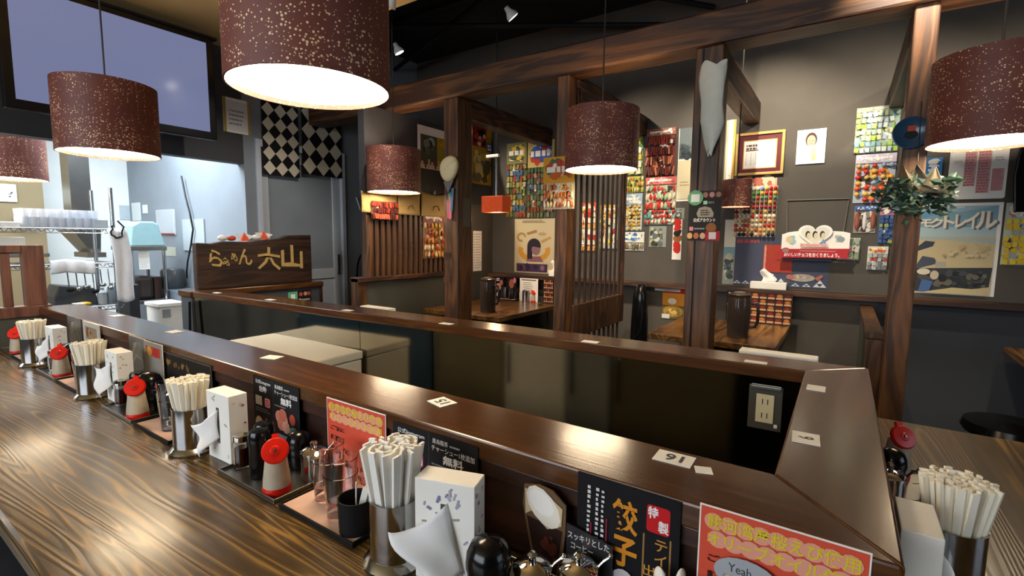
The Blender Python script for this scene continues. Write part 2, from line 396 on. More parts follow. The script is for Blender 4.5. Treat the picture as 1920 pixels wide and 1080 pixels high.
# door into the back rooms: pale frame, frosted upper light, plain lower panel
dj = struct('door_1', MB().box(-4.03, -3.93, 2.15, 2.19, 0, 2.06).box(-4.03, -3.93, 2.95, 2.99, 0, 2.06).box(-4.03, -3.93, 2.19, 2.95, 2.0, 2.06), 'door_white', 0.004)
lf = MB().box(-4.0, -3.965, 2.19, 2.26, 0.01, 2.0).box(-4.0, -3.965, 2.87, 2.95, 0.01, 2.0).box(-4.0, -3.965, 2.26, 2.87, 0.01, 0.12).box(-4.0, -3.965, 2.26, 2.87, 0.90, 0.99).box(-4.0, -3.965, 2.26, 2.87, 1.9, 2.0)
lo = lf.build('door_leaf', 'door_white', dj, bevel=0.003)
box(-3.99, -3.978, 2.26, 2.87, 0.12, 0.90).build('lower_panel', 'door_white', lo)
box(-3.99, -3.98, 2.26, 2.87, 0.99, 1.9).build('pane', 'frosted', lo)
MB().box(-3.965, -3.945, 2.895, 2.925, 0.93, 1.12).build('handle', 'steel', lo, bevel=0.004)

struct('wall_back_low', box(0.20, 3.5, YW - 0.004, YW - 0.0005, 0, 0.905), 'slate_tone')  # thin dark slate sheet over the lower wall, right of the bouquet post
# shelf rail along the back wall
struct('trim_1', box(-2.92, 3.5, YW - 0.085, YW, 0.905, 0.945), 'beam_wood', 0.004)

# ------------------------------------------------------------------ timber frame
PF = 2.62
def post(label, x0, x1, d, z1=RB, y0=PF, groove=None):
    o = box(x0, x1, y0, y0 + d, 0, z1).build('timber_post', 'post_wood', bevel=0.006)
    tag(o, label, 'post', 'timber posts of the booths')
    if groove: box(groove, groove + 0.008, y0 - 0.002, y0 + 0.01, 0.02, z1 - 0.01).build('groove_strip', 'black_matte', o)
    return o
p1 = post('thick dark timber post with a straw hat hung on it', -2.36, -2.236, 0.16)
p2 = post('dark timber post at the end of the slatted screen', -1.467, -1.388, 0.10)
p3 = post('dark timber post carrying a black menu sheet', -0.68, -0.545, 0.12, groove=-0.645)
p4 = post('brown timber post with a hanging bouquet', 0.170, 0.252, 0.12)
for z in (1.14, 0.97): box(-2.364, -2.30, PF - 0.004, PF, z, z + 0.045).build('patch', 'beam_wood', p1)
bm = box(-3.9, 3.45, PF - 0.02, PF + 0.15, RB, 2.40).build('timber_beam', 'beam_wood', bevel=0.012)
tag(bm, 'long dark timber beam lying across all the booth posts', 'beam')
for xa, xb, lab in ((-2.36, -2.25, 'post with the straw hat'), (-1.47, -1.38, 'post of the slatted screen'), (-0.66, -0.56, 'post with the black menu sheet'), (0.17, 0.25, 'post with the bouquet')):
    tag(box(xa, xb, PF + 0.16, YW - 0.002, 2.12, RB + 0.03).build('cross_beam', 'beam_wood_y', bevel=0.01), 'timber cross beam running to the back wall from the ' + lab, 'beam', 'cross beams')

# pipes and lighting track below the black ceiling
for a, b2, r in (((-3.6, 2.5, 2.95), (-1.2, 4.0, 2.95), 0.02), ((-3.9, 3.6, 2.98), (-1.0, 2.4, 2.98), 0.02), ((-2.2, 2.3, 2.97), (-0.9, 3.9, 2.97), 0.02)):
    tag(MB().tube([a, b2], r).build('ceiling_pipe', 'black_matte', smooth=40), 'black pipe running below the black ceiling', 'pipe', 'pipes below the ceiling')
tr = tag(MB().box(-3.5, -0.2, 2.86, 2.90, 2.99, 3.03).build('light_track', 'black_matte'), 'black lighting track hung below the black ceiling', 'track')

# ------------------------------------------------------------------ slatted screen with low wall beside the door
XP = -2.92
lp = empty('lattice_partition', 'slatted brown screen on a low dark wall beside the pale door', 'partition', (XP, 2.9, 0))
def pb(root, name, m_, x0, x1, y0, y1, z0, z1, bev=0.0):
    l = root.location
    return box(x0 - l.x, x1 - l.x, y0 - l.y, y1 - l.y, z0 - l.z, z1 - l.z).build(name, m_, root, bevel=bev)
pb(lp, 'low_wall', 'wall_paint_low', -2.98, XP, 2.38, YW - 0.002, 0, 0.955)
pb(lp, 'end_post', 'post_wood', -2.99, XP + 0.01, 2.30, 2.38, 0, 0.985, 0.004)
pb(lp, 'cap_rail', 'beam_wood_y', -3.0, XP + 0.025, 2.30, 3.60, 0.955, 0.99, 0.004)
pb(lp, 'stile', 'slat_wood', -2.97, XP, 2.395, 2.46, 0.99, 1.55, 0.003)
pb(lp, 'top_rail', 'slat_wood', -2.97, XP + 0.004, 2.395, 3.60, 1.55, 1.60, 0.003)
pb(lp, 'backing', 'bag_brown', -2.985, -2.97, 2.395, 3.60, 0.99, 1.6)
sl = None
for i in range(19):
    y = 2.475 + i * 0.0585
    if sl is None: sl = box(-0.035, 0.0, 0, 0.034, 0, 0.56).build('slat', 'slat_wood', lp, bevel=0.002); s_ = sl
    else: s_ = sl.copy(); SC.collection.objects.link(s_)
    s_.location = (0, y - 2.9, 0.99)
pb(lp, 'header_panel', 'header_paint', -2.99, XP - 0.005, 2.395, YW - 0.002, 1.60, 2.24)
pb(lp, 'side_panel', 'wall_paint', -2.985, XP - 0.002, 3.60, YW - 0.002, 0.955, 1.60)

# slatted screen between the two booths
XQ = -1.40
lq = empty('lattice_screen', 'tall open slatted screen with one wide board, between two booths', 'partition', (XQ, 2.9, 0))
pb(lq, 'wide_board', 'slat_wood', -1.425, -1.375, 2.72, 3.56, 0.665, 0.874, 0.003)
pb(lq, 'top_rail', 'beam_wood_y', -1.425, -1.375, 2.72, 3.56, 2.19, 2.235, 0.003)
pb(lq, 'bottom_rail', 'beam_wood_y', -1.425, -1.375, 2.72, 3.56, 0.0, 0.06, 0.003)
pb(lq, 'end_stile', 'slat_wood', -1.42, -1.38, 3.53, 3.56, 0.874, 2.19, 0.002)
sl = None; s2 = None
for i in range(10):
    y = 2.745 + i * 0.083
    if sl is None:
        sl = box(-0.006, 0.006, 0, 0.022, 0, 2.19 - 0.874).build('slat', 'slat_wood', lq, bevel=0.002); s2 = box(-0.006, 0.006, 0, 0.022, 0, 0.605).build('slat', 'slat_wood', lq, bevel=0.002); a_, b_ = sl, s2
    else:
        a_ = sl.copy(); b_ = s2.copy(); SC.collection.objects.link(a_); SC.collection.objects.link(b_)
    a_.location = (0, y - 2.9, 0.874); b_.location = (0, y - 2.9, 0.06)

# low partition behind the post with the bouquet
lr = empty('low_partition', 'low grey partition panel with a wooden cap behind the bouquet post', 'partition', (0.15, 3.3, 0))
pb(lr, 'panel', 'wall_paint_low', 0.115, 0.165, 2.775, YW - 0.002, 0, 0.845)
pb(lr, 'cap', 'post_wood', 0.105, 0.175, 2.765, YW - 0.002, 0.845, 0.875, 0.004)
pb(lr, 'end_trim', 'post_wood', 0.108, 0.172, 2.755, 2.775, 0, 0.845, 0.003)

# ------------------------------------------------------------------ the U shaped counter
cl = empty('counter_ledge', 'raised dark wooden ledge running round the open kitchen aisle', 'counter', (-1.7, 0.77, 0))
def pp(name, m_, poly, z0, z1, bev=0.004, root=cl):
    l = root.location
    return MB().prism([(x - l.x, y - l.y) for x, y in poly], z0, z1).build(name, m_, root, bevel=bev)
IN = (-0.070, 0.854); ON = (0.081, 0.685); IF = (-0.072, 1.603); OF = (0.081, 1.75)
E_ = 0.0006
pp('ledge_board', 'ledge_wood', [(-3.34, 0.685), (ON[0] - E_, ON[1]), (IN[0] - E_, IN[1]), (-3.34, 0.845)], 0.884, LZ)
pp('ledge_board', 'ledge_wood_y', [(ON[0] + E_, ON[1]), (OF[0] + E_, OF[1]), (IF[0] + E_, IF[1]), (IN[0] + E_, IN[1])], 0.884, LZ)
pp('ledge_board', 'ledge_wood', [(IF[0] - E_, IF[1]), (OF[0] - E_, OF[1]), (-3.50, 1.615), (-3.50, 1.452)], 0.884, LZ)
pp('ledge_board', 'ledge_wood_y', [(-3.68, 1.44), (-3.505, 1.44), (-3.505, 2.43), (-3.68, 2.43)], 0.884, LZ)
# outer aprons below the ledge
pp('apron_panel', 'panel_wood', [(-3.34, 0.703), (0.065, 0.703), (0.065, 0.715), (-3.34, 0.715)], 0, 0.884, 0)
pp('apron_panel', 'panel_wood', [(0.053, 0.72), (0.065, 0.72), (0.065, 1.735), (0.053, 1.735)], 0, 0.884, 0)
pp('apron_panel', 'panel_wood', [(-3.5, 1.60), (0.06, 1.735), (0.06, 1.745), (-3.5, 1.61)], 0, 0.884, 0)
pp('moulding', 'panel_wood', [(-3.34, 0.692), (0.065, 0.692), (0.065, 0.7025), (-3.34, 0.7025)], 0.852, 0.8835, 0.003)
pp('moulding', 'panel_wood', [(0.0655, 0.70), (0.076, 0.70), (0.076, 1.74), (0.0655, 1.74)], 0.852, 0.8835, 0.003)
# steel lining on the kitchen side, in sheets
def farY(x, off=0.0): return 1.452 + (x + 3.5) * (1.603 - 1.452) / (3.5 - 0.072) + off
for xa, xb in ((-3.50, -1.93), (-1.926, -1.47), (-1.466, -0.075)):
    pp('lining_panel', 'lining', [(xa, farY(xa, 0.008)), (xb, farY(xb, 0.008)), (xb, farY(xb, 0.016)), (xa, farY(xa, 0.016))], 0.05, 0.884, 0)
pp('lining_panel', 'lining', [(-0.066, 0.86), (-0.058, 0.86), (-0.058, 1.60), (-0.066, 1.60)], 0.05, 0.884, 0)
pp('lining_panel', 'lining', [(-3.34, 0.825), (-0.07, 0.835), (-0.07, 0.842), (-3.34, 0.832)], 0.05, 0.884, 0)
# cash desk under the name board
pp('desk_front', 'grey_box', [(-3.66, 1.62), (-3.53, 1.62), (-3.53, 2.41), (-3.66, 2.41)], 0, 0.884, 0)
pp('desk_edge', 'panel_wood', [(-3.67, 2.405), (-3.52, 2.405), (-3.52, 2.43), (-3.67, 2.43)], 0, 0.884, 0.003)
pp('desk_front', 'grey_box', [(-3.66, 1.45), (-3.51, 1.45), (-3.51, 1.615), (-3.66, 1.615)], 0, 0.884, 0)

ct = empty('counter_table', 'lower grained wooden counter table along the ledge', 'counter', (-1.7, 0.45, 0))
pp('table_top', 'table_wood', [(-3.34, 0.19), (0.60, 0.19), (0.60, 0.699), (-3.34, 0.699)], TZ - 0.045, TZ, 0.010, ct)
pp('table_top', 'table_wood_y', [(0.069, 0.7), (0.60, 0.7), (0.60, 1.925), (0.069, 1.925)], TZ - 0.045, TZ, 0.006, ct)
pp('table_top', 'table_wood', [(-3.45, 1.75), (0.068, 1.76), (0.068, 1.925), (-3.45, 1.925)], TZ - 0.045, TZ, 0.006, ct)
for x in (-3.2, -2.2, -1.2, -0.2): pp('bracket', 'black_matte', [(x, 0.30), (x + 0.04, 0.30), (x + 0.04, 0.702), (x, 0.702)], TZ - 0.12, TZ - 0.046, 0, ct)

# slatted divider on the far end of the table
fd = empty('slat_divider', 'reddish wooden slat divider standing at the end of the counter table', 'divider', (-3.37, 0.5, 0))
pb(fd, 'base_panel', 'wall_paint_low', -3.39, -3.352, 0.15, 0.70, 0.0, 0.875)
pb(fd, 'bottom_rail', 'fence_wood', -3.40, -3.345, 0.15, 0.735, 0.875, 0.93, 0.003)
pb(fd, 'top_rail', 'fence_wood', -3.395, -3.35, 0.15, 0.64, 1.195, 1.232, 0.003)
pb(fd, 'end_post', 'fence_wood', -3.40, -3.345, 0.640, 0.72, 0.93, 1.232, 0.003)
for y in (0.565, 0.492, 0.42, 0.345, 0.27): pb(fd, 'slat', 'fence_wood', -3.385, -3.36, y, y + 0.034, 0.93, 1.195, 0.002)

# ------------------------------------------------------------------ booth tables
def booth_table(label, x0, x1, y0, y1, legs=True):
    t = empty('booth_table', label, 'table', ((x0 + x1) / 2, (y0 + y1) / 2, 0))
    pb(t, 'table_top', 'booth_table', x0, x1, y0, y1, 0.663, 0.7004, 0.004)
    xm = (x0 + x1) / 2
    pb(t, 'column', 'black_matte', xm - 0.04, xm + 0.04, (y0+y1)/2 - 0.04, (y0+y1)/2 + 0.04, 0.02, 0.663)
    pb(t, 'base', 'black_matte', xm - 0.25, xm + 0.25, (y0+y1)/2 - 0.25, (y0+y1)/2 + 0.25, 0, 0.02, 0.004)
booth_table('wooden booth table against the slatted brown screen by the door', -2.87, -2.09, 2.925, 3.86)
booth_table('wooden booth table behind the post with the black menu sheet', -1.0, -0.28, 3.02, 3.87)
booth_table('dark table by the back wall below the white notice', 0.79, 1.5, 3.12, 3.87)
# benches either side of the booth tables
for x0, x1, lab in ((-2.05, -1.50, 'dark bench beside the slatted screen, in the booth by the door'), (-1.34, -1.06, 'dark bench in front of the slatted screen, by the leaning orange flyer'), (-0.22, 0.10, 'dark bench along the low grey partition')):
    bch = empty('bench', lab, 'bench', ((x0+x1)/2, 3.4, 0))
    pb(bch, 'seat', 'black_matte', x0, x1, 2.95, 3.86, 0.36, 0.42, 0.015); pb(bch, 'base', 'bag_brown', x0 + 0.02, x1 - 0.02, 2.97, 3.84, 0, 0.36)
p = at_z(1895, 800, 0.45)
st = empty('bar_stool', 'round black stool beside the dark table under the white notice', 'stool', (p.x, p.y, 0))
MB().lathe([(0, 0.41), (0.165, 0.41), (0.175, 0.43), (0.165, 0.46), (0, 0.465)], 28).build('seat', 'black_plastic', st, smooth=40)
MB().lathe([(0.02, 0.02), (0.02, 0.41)], 12).build('column', 'chrome', st, smooth=40)
MB().lathe([(0, 0), (0.17, 0), (0.16, 0.015), (0.03, 0.025), (0, 0.025)], 24).build('base', 'chrome', st, smooth=40)
# ================================================================== lamps
LB = CZ + 0.352; LR = 0.187; LH = 0.30
def pendant(label, x, y, r=LR, h=LH, zb=LB, top=2.69, proto={}):
    root = empty('pendant_lamp', label, 'lamp', (x, y, zb), 0, 'drum pendant lamps' if r > 0.15 else 'small booth lamps')
    k = (r, h)
    if k not in proto:
        sh = MB().lathe([(r, 0), (r, h), (r - 0.004, h), (r - 0.004, 0)], 48)
        sh.f = [f for f in sh.f if len(f) == 4]
        n = 48; sh.add([], []); sh.f += [((3*n) + i, (3*n) + (i+1) % n, (i+1) % n, i) for i in range(n)]; sh.c = [None] * len(sh.f)
        proto[k] = (sh.mesh('shade', 'shade', 40), MB().lathe([(0, 0.012), (r - 0.006, 0.012), (r - 0.006, 0.018), (0, 0.018)], 40).mesh('diffuser', 'diffuser', 40),
                    MB().tube([(-r + 0.005, 0, h - 0.012), (r - 0.005, 0, h - 0.012)], 0.003, 6).tube([(0, -r + 0.005, h - 0.012), (0, r - 0.005, h - 0.012)], 0.003, 6).mesh('spider', 'black_matte'),
                    MB().lathe([(0.0, h - 0.10), (0.022, h - 0.10), (0.022, h - 0.02), (0.008, h + 0.01), (0, h + 0.01)], 14).mesh('socket', 'black_matte', 40))
    d = bpy.data.lights.new('bulb', 'POINT'); d.energy = (9 if top < 2.8 else 3) if r > 0.15 else 1.0; d.color = (1.0, 0.82, 0.58); d.shadow_soft_size = 0.03
    bo = bpy.data.objects.new('bulb_light', d); SC.collection.objects.link(bo); bo.parent = root; bo.location = (0, 0, h * 0.45)
    for nm, me in zip(('shade', 'diffuser', 'spider', 'lamp_socket'), proto[k]): link(nm, me, root)
    MB().tube([(0, 0, h), (0, 0, top - zb)], 0.004, 6).build('cord', 'cord', root)
    MB().lathe([(0, top - zb - 0.03), (0.045, top - zb - 0.03), (0.05, top - zb - 0.001), (0, top - zb - 0.001)], 18).build('ceiling_rose', 'black_matte', root, smooth=40)
    return root
pendant('maroon drum lamp flecked with gold over the ledge card numbered 15', -1.10, 0.744)
pendant('maroon drum lamp hanging over the ledge in front of the television', -2.752, 0.842)
pendant('maroon drum lamp hanging by the kitchen rack at the wooden slat divider', -4.60, 0.86, top=2.6)
pendant('maroon drum lamp hanging in front of the tall slatted screen', -1.075, 2.40, top=3.15)
pendant('maroon drum lamp hanging by the cream cloth bags', -2.68, 2.45, zb=CZ + 0.310, top=3.15)
pendant('maroon drum lamp hanging in front of the whiteboard with pink writing', 0.410, 2.44, top=3.15)
# small lamps of the booths
p = at_y(1379, 388, 3.35); pendant('small brown drum lamp in front of the framed certificate', p.x, p.y, 0.085, 0.165, p.z, 3.15)
# orange lamp of the booth by the door: open sided trapezoid box on a rod
p = at_y(930, 385, 3.40)
ol = empty('box_lamp', 'glowing orange box lamp hung on a bright rod', 'lamp', (p.x, p.y, p.z))
MB().box(-0.11, 0.11, -0.06, 0.06, -0.06, 0.075).build('shade', 'brick_orange', ol, bevel=0.004)
MB().tube([(0, 0, 0.075), (0, 0, 0.40)], 0.011, 10).build('rod', 'steel', ol, smooth=40)
MB().box(-0.10, 0.03, -0.012, 0.012, 0.40, 0.425).build('arm', 'white_plastic', ol, bevel=0.003)
MB().tube([(0, 0, 0.42), (0, 0, 3.14 - p.z)], 0.004, 6).build('cord', 'cord', ol)
d_ = bpy.data.lights.new('bulb', 'POINT'); d_.energy = 6; d_.color = (1.0, 0.72, 0.42); d_.shadow_soft_size = 0.04
b_ = bpy.data.objects.new('bulb_light', d_); SC.collection.objects.link(b_); b_.parent = ol; b_.location = (0, 0, -0.09)

# spot lamps on the ceiling track
def spot(label, loc, target, energy, size=75, col=(1.0, 0.86, 0.68), blend=0.7):
    r = empty('spot_lamp', label, 'lamp', loc, 0, 'spot lamps below the ceiling')
    q = (Vector(target) - Vector(loc)).to_track_quat('Z', 'Y').to_matrix().to_4x4()
    MB().lathe([(0.016, -0.06), (0.022, -0.03), (0.040, 0.0), (0.042, 0.02), (0.038, 0.02), (0.034, 0.002)], 18, mtx=q).build('housing', 'white_plastic', r, smooth=40)
    MB().lathe([(0, 0.008), (0.036, 0.008), (0.034, 0.012), (0, 0.013)], 18, mtx=q).build('bulb', 'bulb', r, smooth=40)
    MB().tube([(0, 0, 0.02), (0, 0, max(0.05, 2.99 - loc[2]))], 0.008, 8).build('stem', 'black_matte', r)
    d = bpy.data.lights.new('spot', 'SPOT'); d.energy = energy; d.color = col; d.spot_size = math.radians(size); d.spot_blend = blend; d.shadow_soft_size = 0.03
    o = bpy.data.objects.new('spot_light', d); SC.collection.objects.link(o); o.parent = r
    dv = (Vector(target) - Vector(loc)).normalized(); o.location = dv * 0.035; o.rotation_euler = dv.to_track_quat('-Z', 'Y').to_euler()
    return r
spot('lit spot lamp pointing down, above the post of the slatted screen', (-1.97, 2.87, CZ + 1.5), (-1.2, 3.9, 1.4), 110)
spot('small lit spot lamp hanging beside the cream ceiling edge', (-3.1, 2.9, CZ + 1.5), (-2.6, 3.6, 1.2), 110)
spot('spot lamp turned to the framed certificate', (-0.55, 2.88, 2.9), (-0.55, 3.96, 1.55), 170)
spot('spot lamp turned to the toy packs on the back wall', (0.25, 2.3, 2.62), (0.0, 3.96, 1.5), 150)
spot('spot lamp turned to the large blue poster', (0.9, 2.3, 2.62), (0.7, 3.96, 1.4), 110)
spot('spot lamp turned to the counter name board', (-2.2, 2.0, 2.6), (-3.55, 1.95, 1.1), 55, col=(1.0, 0.9, 0.78))
d_ = tag(MB().lathe([(0, -0.03), (0.045, -0.03), (0.055, -0.005), (0.055, 0), (0, 0)], 20).build('smoke_detector', 'white_plastic', smooth=40), 'white round smoke detector on the black ceiling', 'detector')
p = at_z(1178, 30, 3.149); d_.location = p

# television on its bracket
tv = empty('television', 'large flat television with a bluish screen hung near the ceiling', 'television', (-3.6, 1.19, CZ + 0.97))
tw = 0.515; thh = 0.33
MB().box(-0.05, 0.0, -tw, tw, -thh, thh).build('body', 'black_plastic', tv, bevel=0.006)
MB().box(0.0005, 0.003, -tw + 0.045, tw - 0.045, -thh + 0.05, thh - 0.035).build('screen', 'screen', tv)
MB().box(-0.345, -0.05, -0.12, 0.12, -0.12, 0.12).build('bracket', 'black_matte', tv)
MB().box(-0.06, -0.004, -tw - 0.03, tw + 0.03, thh + 0.004, thh + 0.02).build('top_cover', 'black_matte', tv)

# ================================================================== things along the counter table
def stack_mesh(mbf, name, material, smooth=40): return mbf.mesh(name, material, smooth)
CUPH = 0.118; CUPR = 0.042
_hold = MB().lathe([(0, 0), (0.052, 0), (0.054, 0.006), (0.048, 0.013), (CUPR, 0.017), (CUPR, CUPH), (CUPR + 0.0015, CUPH + 0.001), (CUPR - 0.001, CUPH), (CUPR - 0.0015, 0.012), (0, 0.012)], 32).mesh('cup', 'steel', 40)
_stick = MB().box(-0.005, 0.005, -0.0025, 0.0025, 0, 0.178).mesh('chopsticks', 'chopstick_wood')
_sleeve = MB().box(-0.007, 0.007, -0.0022, 0.0022, 0, 0.196).mesh('chopsticks', 'paper')
def chop_cup(x, y, where, n=34, sleeve=False, ang=0):
    r = link('chopstick_cup', _hold); r.location = (x, y, TZ + 0.0005)
    tag(r, 'polished steel chopstick cup ' + where, 'cup', 'chopstick cups')
    for i in range(n):
        f = math.sqrt((i + 0.5) / n); a = i * 2.39996 + ang
        b0 = Vector((x + 0.018 * f * math.cos(a), y + 0.018 * f * math.sin(a), TZ + 0.013))
        R1 = 0.050 if sleeve else 0.051
        top = Vector((x + R1 * f * math.cos(a), y + R1 * f * math.sin(a), TZ + 0.205))
        # rim limit
        d = (top - b0).normalized()
        c = link('chopsticks', _sleeve if sleeve else _stick)
        q = d.to_track_quat('Z', 'Y'); c.rotation_mode = 'QUATERNION'
        from_q = Matrix.Rotation(a + PI / 2 + random.uniform(-0.25, 0.25), 4, 'Z').to_quaternion()
        c.rotation_quaternion = q @ from_q
        c.location = b0 + Vector((0, 0, random.uniform(0, 0.006)))
        tag(c, ('white paper sleeve of chopsticks' if sleeve else 'pale wooden disposable chopsticks') + ' standing in the steel cup ' + where, 'chopsticks', 'chopsticks in the cup ' + where)

# tissue box: tall flowered carton with a tissue pulled from its face
def tissue_box(x, y, rz, where, kind=0, seed=1, w=0.105, d=0.046, h=0.172, z=TZ, lab='upright white patterned tissue box ', face=-1):
    r = empty('tissue_box', lab + where, 'tissue box', (x, y, z + 0.0005), rz, 'tissue boxes')
    b = MB().box(-w/2, w/2, -d/2, d/2, 0, h).build('carton', 'card_white', r, bevel=0.0015)
    pr = Print(); rg = random.Random(seed)
    cols = ['#8a84a6', '#b7b3c4', '#9c9a8c', '#a9a4b8'] if kind == 0 else ['#b5c0b0', '#c23b2a', '#cfc8b8', '#9aa69a']
    for i in range(26 if kind == 0 else 14):
        cx = rg.uniform(-w/2 + 0.01, w/2 - 0.01); cy = rg.uniform(0.01, h - 0.01)
        if abs(cx) < 0.012 and 0.05 < cy < 0.12: continue
        a = rg.uniform(0, PI); l_ = rg.uniform(0.003, 0.007); t_ = rg.uniform(0.0012, 0.0024)
        ux, uy = math.cos(a), math.sin(a)
        pr.poly([(cx - ux*l_ - uy*t_, cy - uy*l_ + ux*t_), (cx + ux*l_ - uy*t_, cy + uy*l_ + ux*t_), (cx + ux*l_ + uy*t_, cy + uy*l_ - ux*t_), (cx - ux*l_ + uy*t_, cy - uy*l_ - ux*t_)], rg.choice(cols))
    po = pr.build('print', 'ink', r); po.matrix_local = Matrix(((1, 0, 0, 0), (0, 0, -1, -d/2), (0, 1, 0, 0), (0, 0, 0, 1)))
    pr = Print()
    for i in range(9):
        cx = rg.uniform(-d/2 + 0.008, d/2 - 0.008); cy = rg.uniform(0.01, h - 0.01); pr.ell(cx, cy, rg.uniform(0.002, 0.005), rg.uniform(0.002, 0.004), rg.choice(cols), 7)
    po = pr.build('print', 'ink', r); po.matrix_local = Matrix(((0, 0, 1, w/2), (1, 0, 0, 0), (0, 1, 0, 0), (0, 0, 0, 1)))
    MB().box(-0.006, 0.006, -d/2 - 0.0008, -d/2, 0.045, 0.135).build('slot', 'grey_box', r)
    # tissue: leaves the slot, falls down and to one side in soft folds
    if kind == 0:
        A, B, C, D = Vector((0.006, -d/2 - 0.001, 0.138)), Vector((0.034, -d/2 - 0.004, 0.03)), Vector((0.004, -d/2 - 0.046, 0.004)), Vector((-0.078, -d/2 - 0.040, 0.098))
    else:
        A, B, C, D = Vector((0.004, -d/2 - 0.001, 0.132)), Vector((0.006, -d/2 - 0.001, 0.06)), Vector((-0.030, -d/2 - 0.034, 0.012)), Vector((-0.058, -d/2 - 0.026, 0.118 if seed % 2 else 0.09))
    def fn(u, v):
        p = (A*(1-u) + D*u)*(1-v) + (B*(1-u) + C*u)*v
        k = u * (1 - u) * 4
        return p + Vector((0.004*math.sin(v*9 + seed)*u, -0.010*k - 0.006*u*math.sin(v*7 + seed*2) - 0.004*math.sin(u*8 + v*3), -0.012*k*(1 - v)))
    t = MB().grid(fn, 14, 12).build('tissue', 'tissue', r, smooth=80)
    so = t.modifiers.new('thickness', 'SOLIDIFY'); so.thickness = 0.0006
    return r

def tray(x0, x1, y0, y1, where, liner):
    r = empty('condiment_tray', ('small dark steel tray ' if not liner else 'tray with a pink beige liner ') + where, 'tray', ((x0+x1)/2, (y0+y1)/2, TZ + 0.0005), 0, 'trays on the counter table')
    w = (x1-x0)/2; d = (y1-y0)/2
    MB().box(-w, w, -d, d, 0, 0.003).box(-w, w, -d, -d + 0.004, 0.003, 0.010).box(-w, w, d - 0.004, d, 0.003, 0.010).box(-w, -w + 0.004, -d + 0.004, d - 0.004, 0.003, 0.010).box(w - 0.004, w, -d + 0.004, d - 0.004, 0.003, 0.010).build('tray_body', 'brushed' if not liner else 'black_matte', r, bevel=0.001)
    if liner: MB().box(-w + 0.005, w - 0.005, -d + 0.005, d - 0.005, 0.003, 0.006).build('liner', 'pink_liner', r)
    return r
ZT = TZ + 0.004
# shaker with a tilted red lid
_sh_body = MB().lathe([(0, 0.012), (0.0285, 0.012), (0.0275, 0.03), (0.022, 0.075), (0.019, 0.088), (0, 0.088)], 24).mesh('body', 'shaker_body', 40)
_sh_base = MB().lathe([(0, 0), (0.030, 0), (0.0305, 0.004), (0.029, 0.014), (0, 0.014)], 24).mesh('base_ring', 'red_plastic', 40)
_q = Matrix.Translation((0.0, -0.010, 0.094)) @ Matrix.Rotation(math.radians(60), 4, 'X') @ Matrix.Rotation(math.radians(0), 4, 'Z')
_sh_lid = MB().lathe([(0, -0.008), (0.022, -0.008), (0.0275, -0.003), (0.028, 0.003), (0.025, 0.007), (0.010, 0.008), (0.008, 0.010), (0, 0.010)], 24, mtx=_q).box(-0.007, 0.007, 0.024, 0.036, -0.004, 0.004, mtx=_q).mesh('lid', 'red_plastic', 40)
_sh_pin = MB().lathe([(0, 0.010), (0.004, 0.010), (0.003, 0.013), (0, 0.013)], 10, mtx=_q).mesh('button', 'brushed', 40)
def shaker(x, y, where, z=ZT, rz=0, s=1):
    r = empty('spice_shaker', 'beige spice shaker with a tilted red lid ' + where, 'shaker', (x, y, z), rz, 'red lidded shakers'); r.scale = (s, s, s)
    link('body', _sh_body, r); link('base_ring', _sh_base, r); l = link('lid', _sh_lid, r); link('button', _sh_pin, l); return r
_bt_g = MB().lathe([(0, 0), (0.017, 0), (0.018, 0.003), (0.018, 0.062), (0.016, 0.070), (0.013, 0.070), (0.015, 0.060), (0.015, 0.004), (0, 0.004)], 20).mesh('bottle_glass', 'glass', 40)
_bt_l = MB().lathe([(0, 0.005), (0.0146, 0.005), (0.0146, 0.05), (0, 0.05)], 18).mesh('sauce', 'soy', 40)
_bt_c = MB().lathe([(0.0, 0.066), (0.0185, 0.066), (0.019, 0.070), (0.018, 0.080), (0.006, 0.085), (0, 0.085)], 20).mesh('cap', 'chrome', 40)
def soy_bottle(x, y, where, z=ZT):
    r = empty('sauce_bottle', 'small glass bottle of dark red sauce with chrome cap ' + where, 'bottle', (x, y, z), 0, 'sauce bottles')
    link('bottle_glass', _bt_g, r); link('sauce', _bt_l, r); link('cap', _bt_c, r); return r
_blk = MB().lathe([(0, 0), (0.022, 0), (0.0235, 0.004), (0.021, 0.07), (0.023, 0.078), (0.023, 0.098), (0.019, 0.106), (0, 0.107)], 20).mesh('bottle', 'black_plastic', 40)
def black_bottle(x, y, where, s=1.0):
    o = link('black_bottle', _blk); o.location = (x, y, ZT); o.scale = (s, s, s); tag(o, 'glossy black seasoning bottle ' + where, 'bottle', 'black seasoning bottles')
_pot_b = MB().lathe([(0, 0), (0.027, 0), (0.030, 0.01), (0.031, 0.055), (0.029, 0.062), (0, 0.062)], 24).mesh('pot_body', 'black_plastic', 40)
_pot_l = MB().lathe([(0.033, 0.060), (0.0335, 0.066), (0.032, 0.082), (0.026, 0.096), (0.014, 0.104), (0, 0.106)], 24).mesh('dome_lid', 'black_plastic', 40)
def dome_pot(x, y, where, s=1.0):
    r = empty('dome_pot', 'black pot with a glossy dome lid ' + where, 'pot', (x, y, ZT), 0, 'black dome pots'); r.scale = (s, s, s)
    link('pot_body', _pot_b, r); link('dome_lid', _pot_l, r); return r
_stl_b = MB().lathe([(0, 0), (0.026, 0), (0.028, 0.006), (0.028, 0.06), (0.026, 0.06), (0, 0.06)], 24).mesh('pot_body', 'steel', 40)
_stl_l = MB().lathe([(0.030, 0.060), (0.030, 0.064), (0.022, 0.071), (0.006, 0.074), (0.005, 0.078), (0.008, 0.083), (0.004, 0.087), (0, 0.087)], 24).mesh('lid', 'chrome', 40)
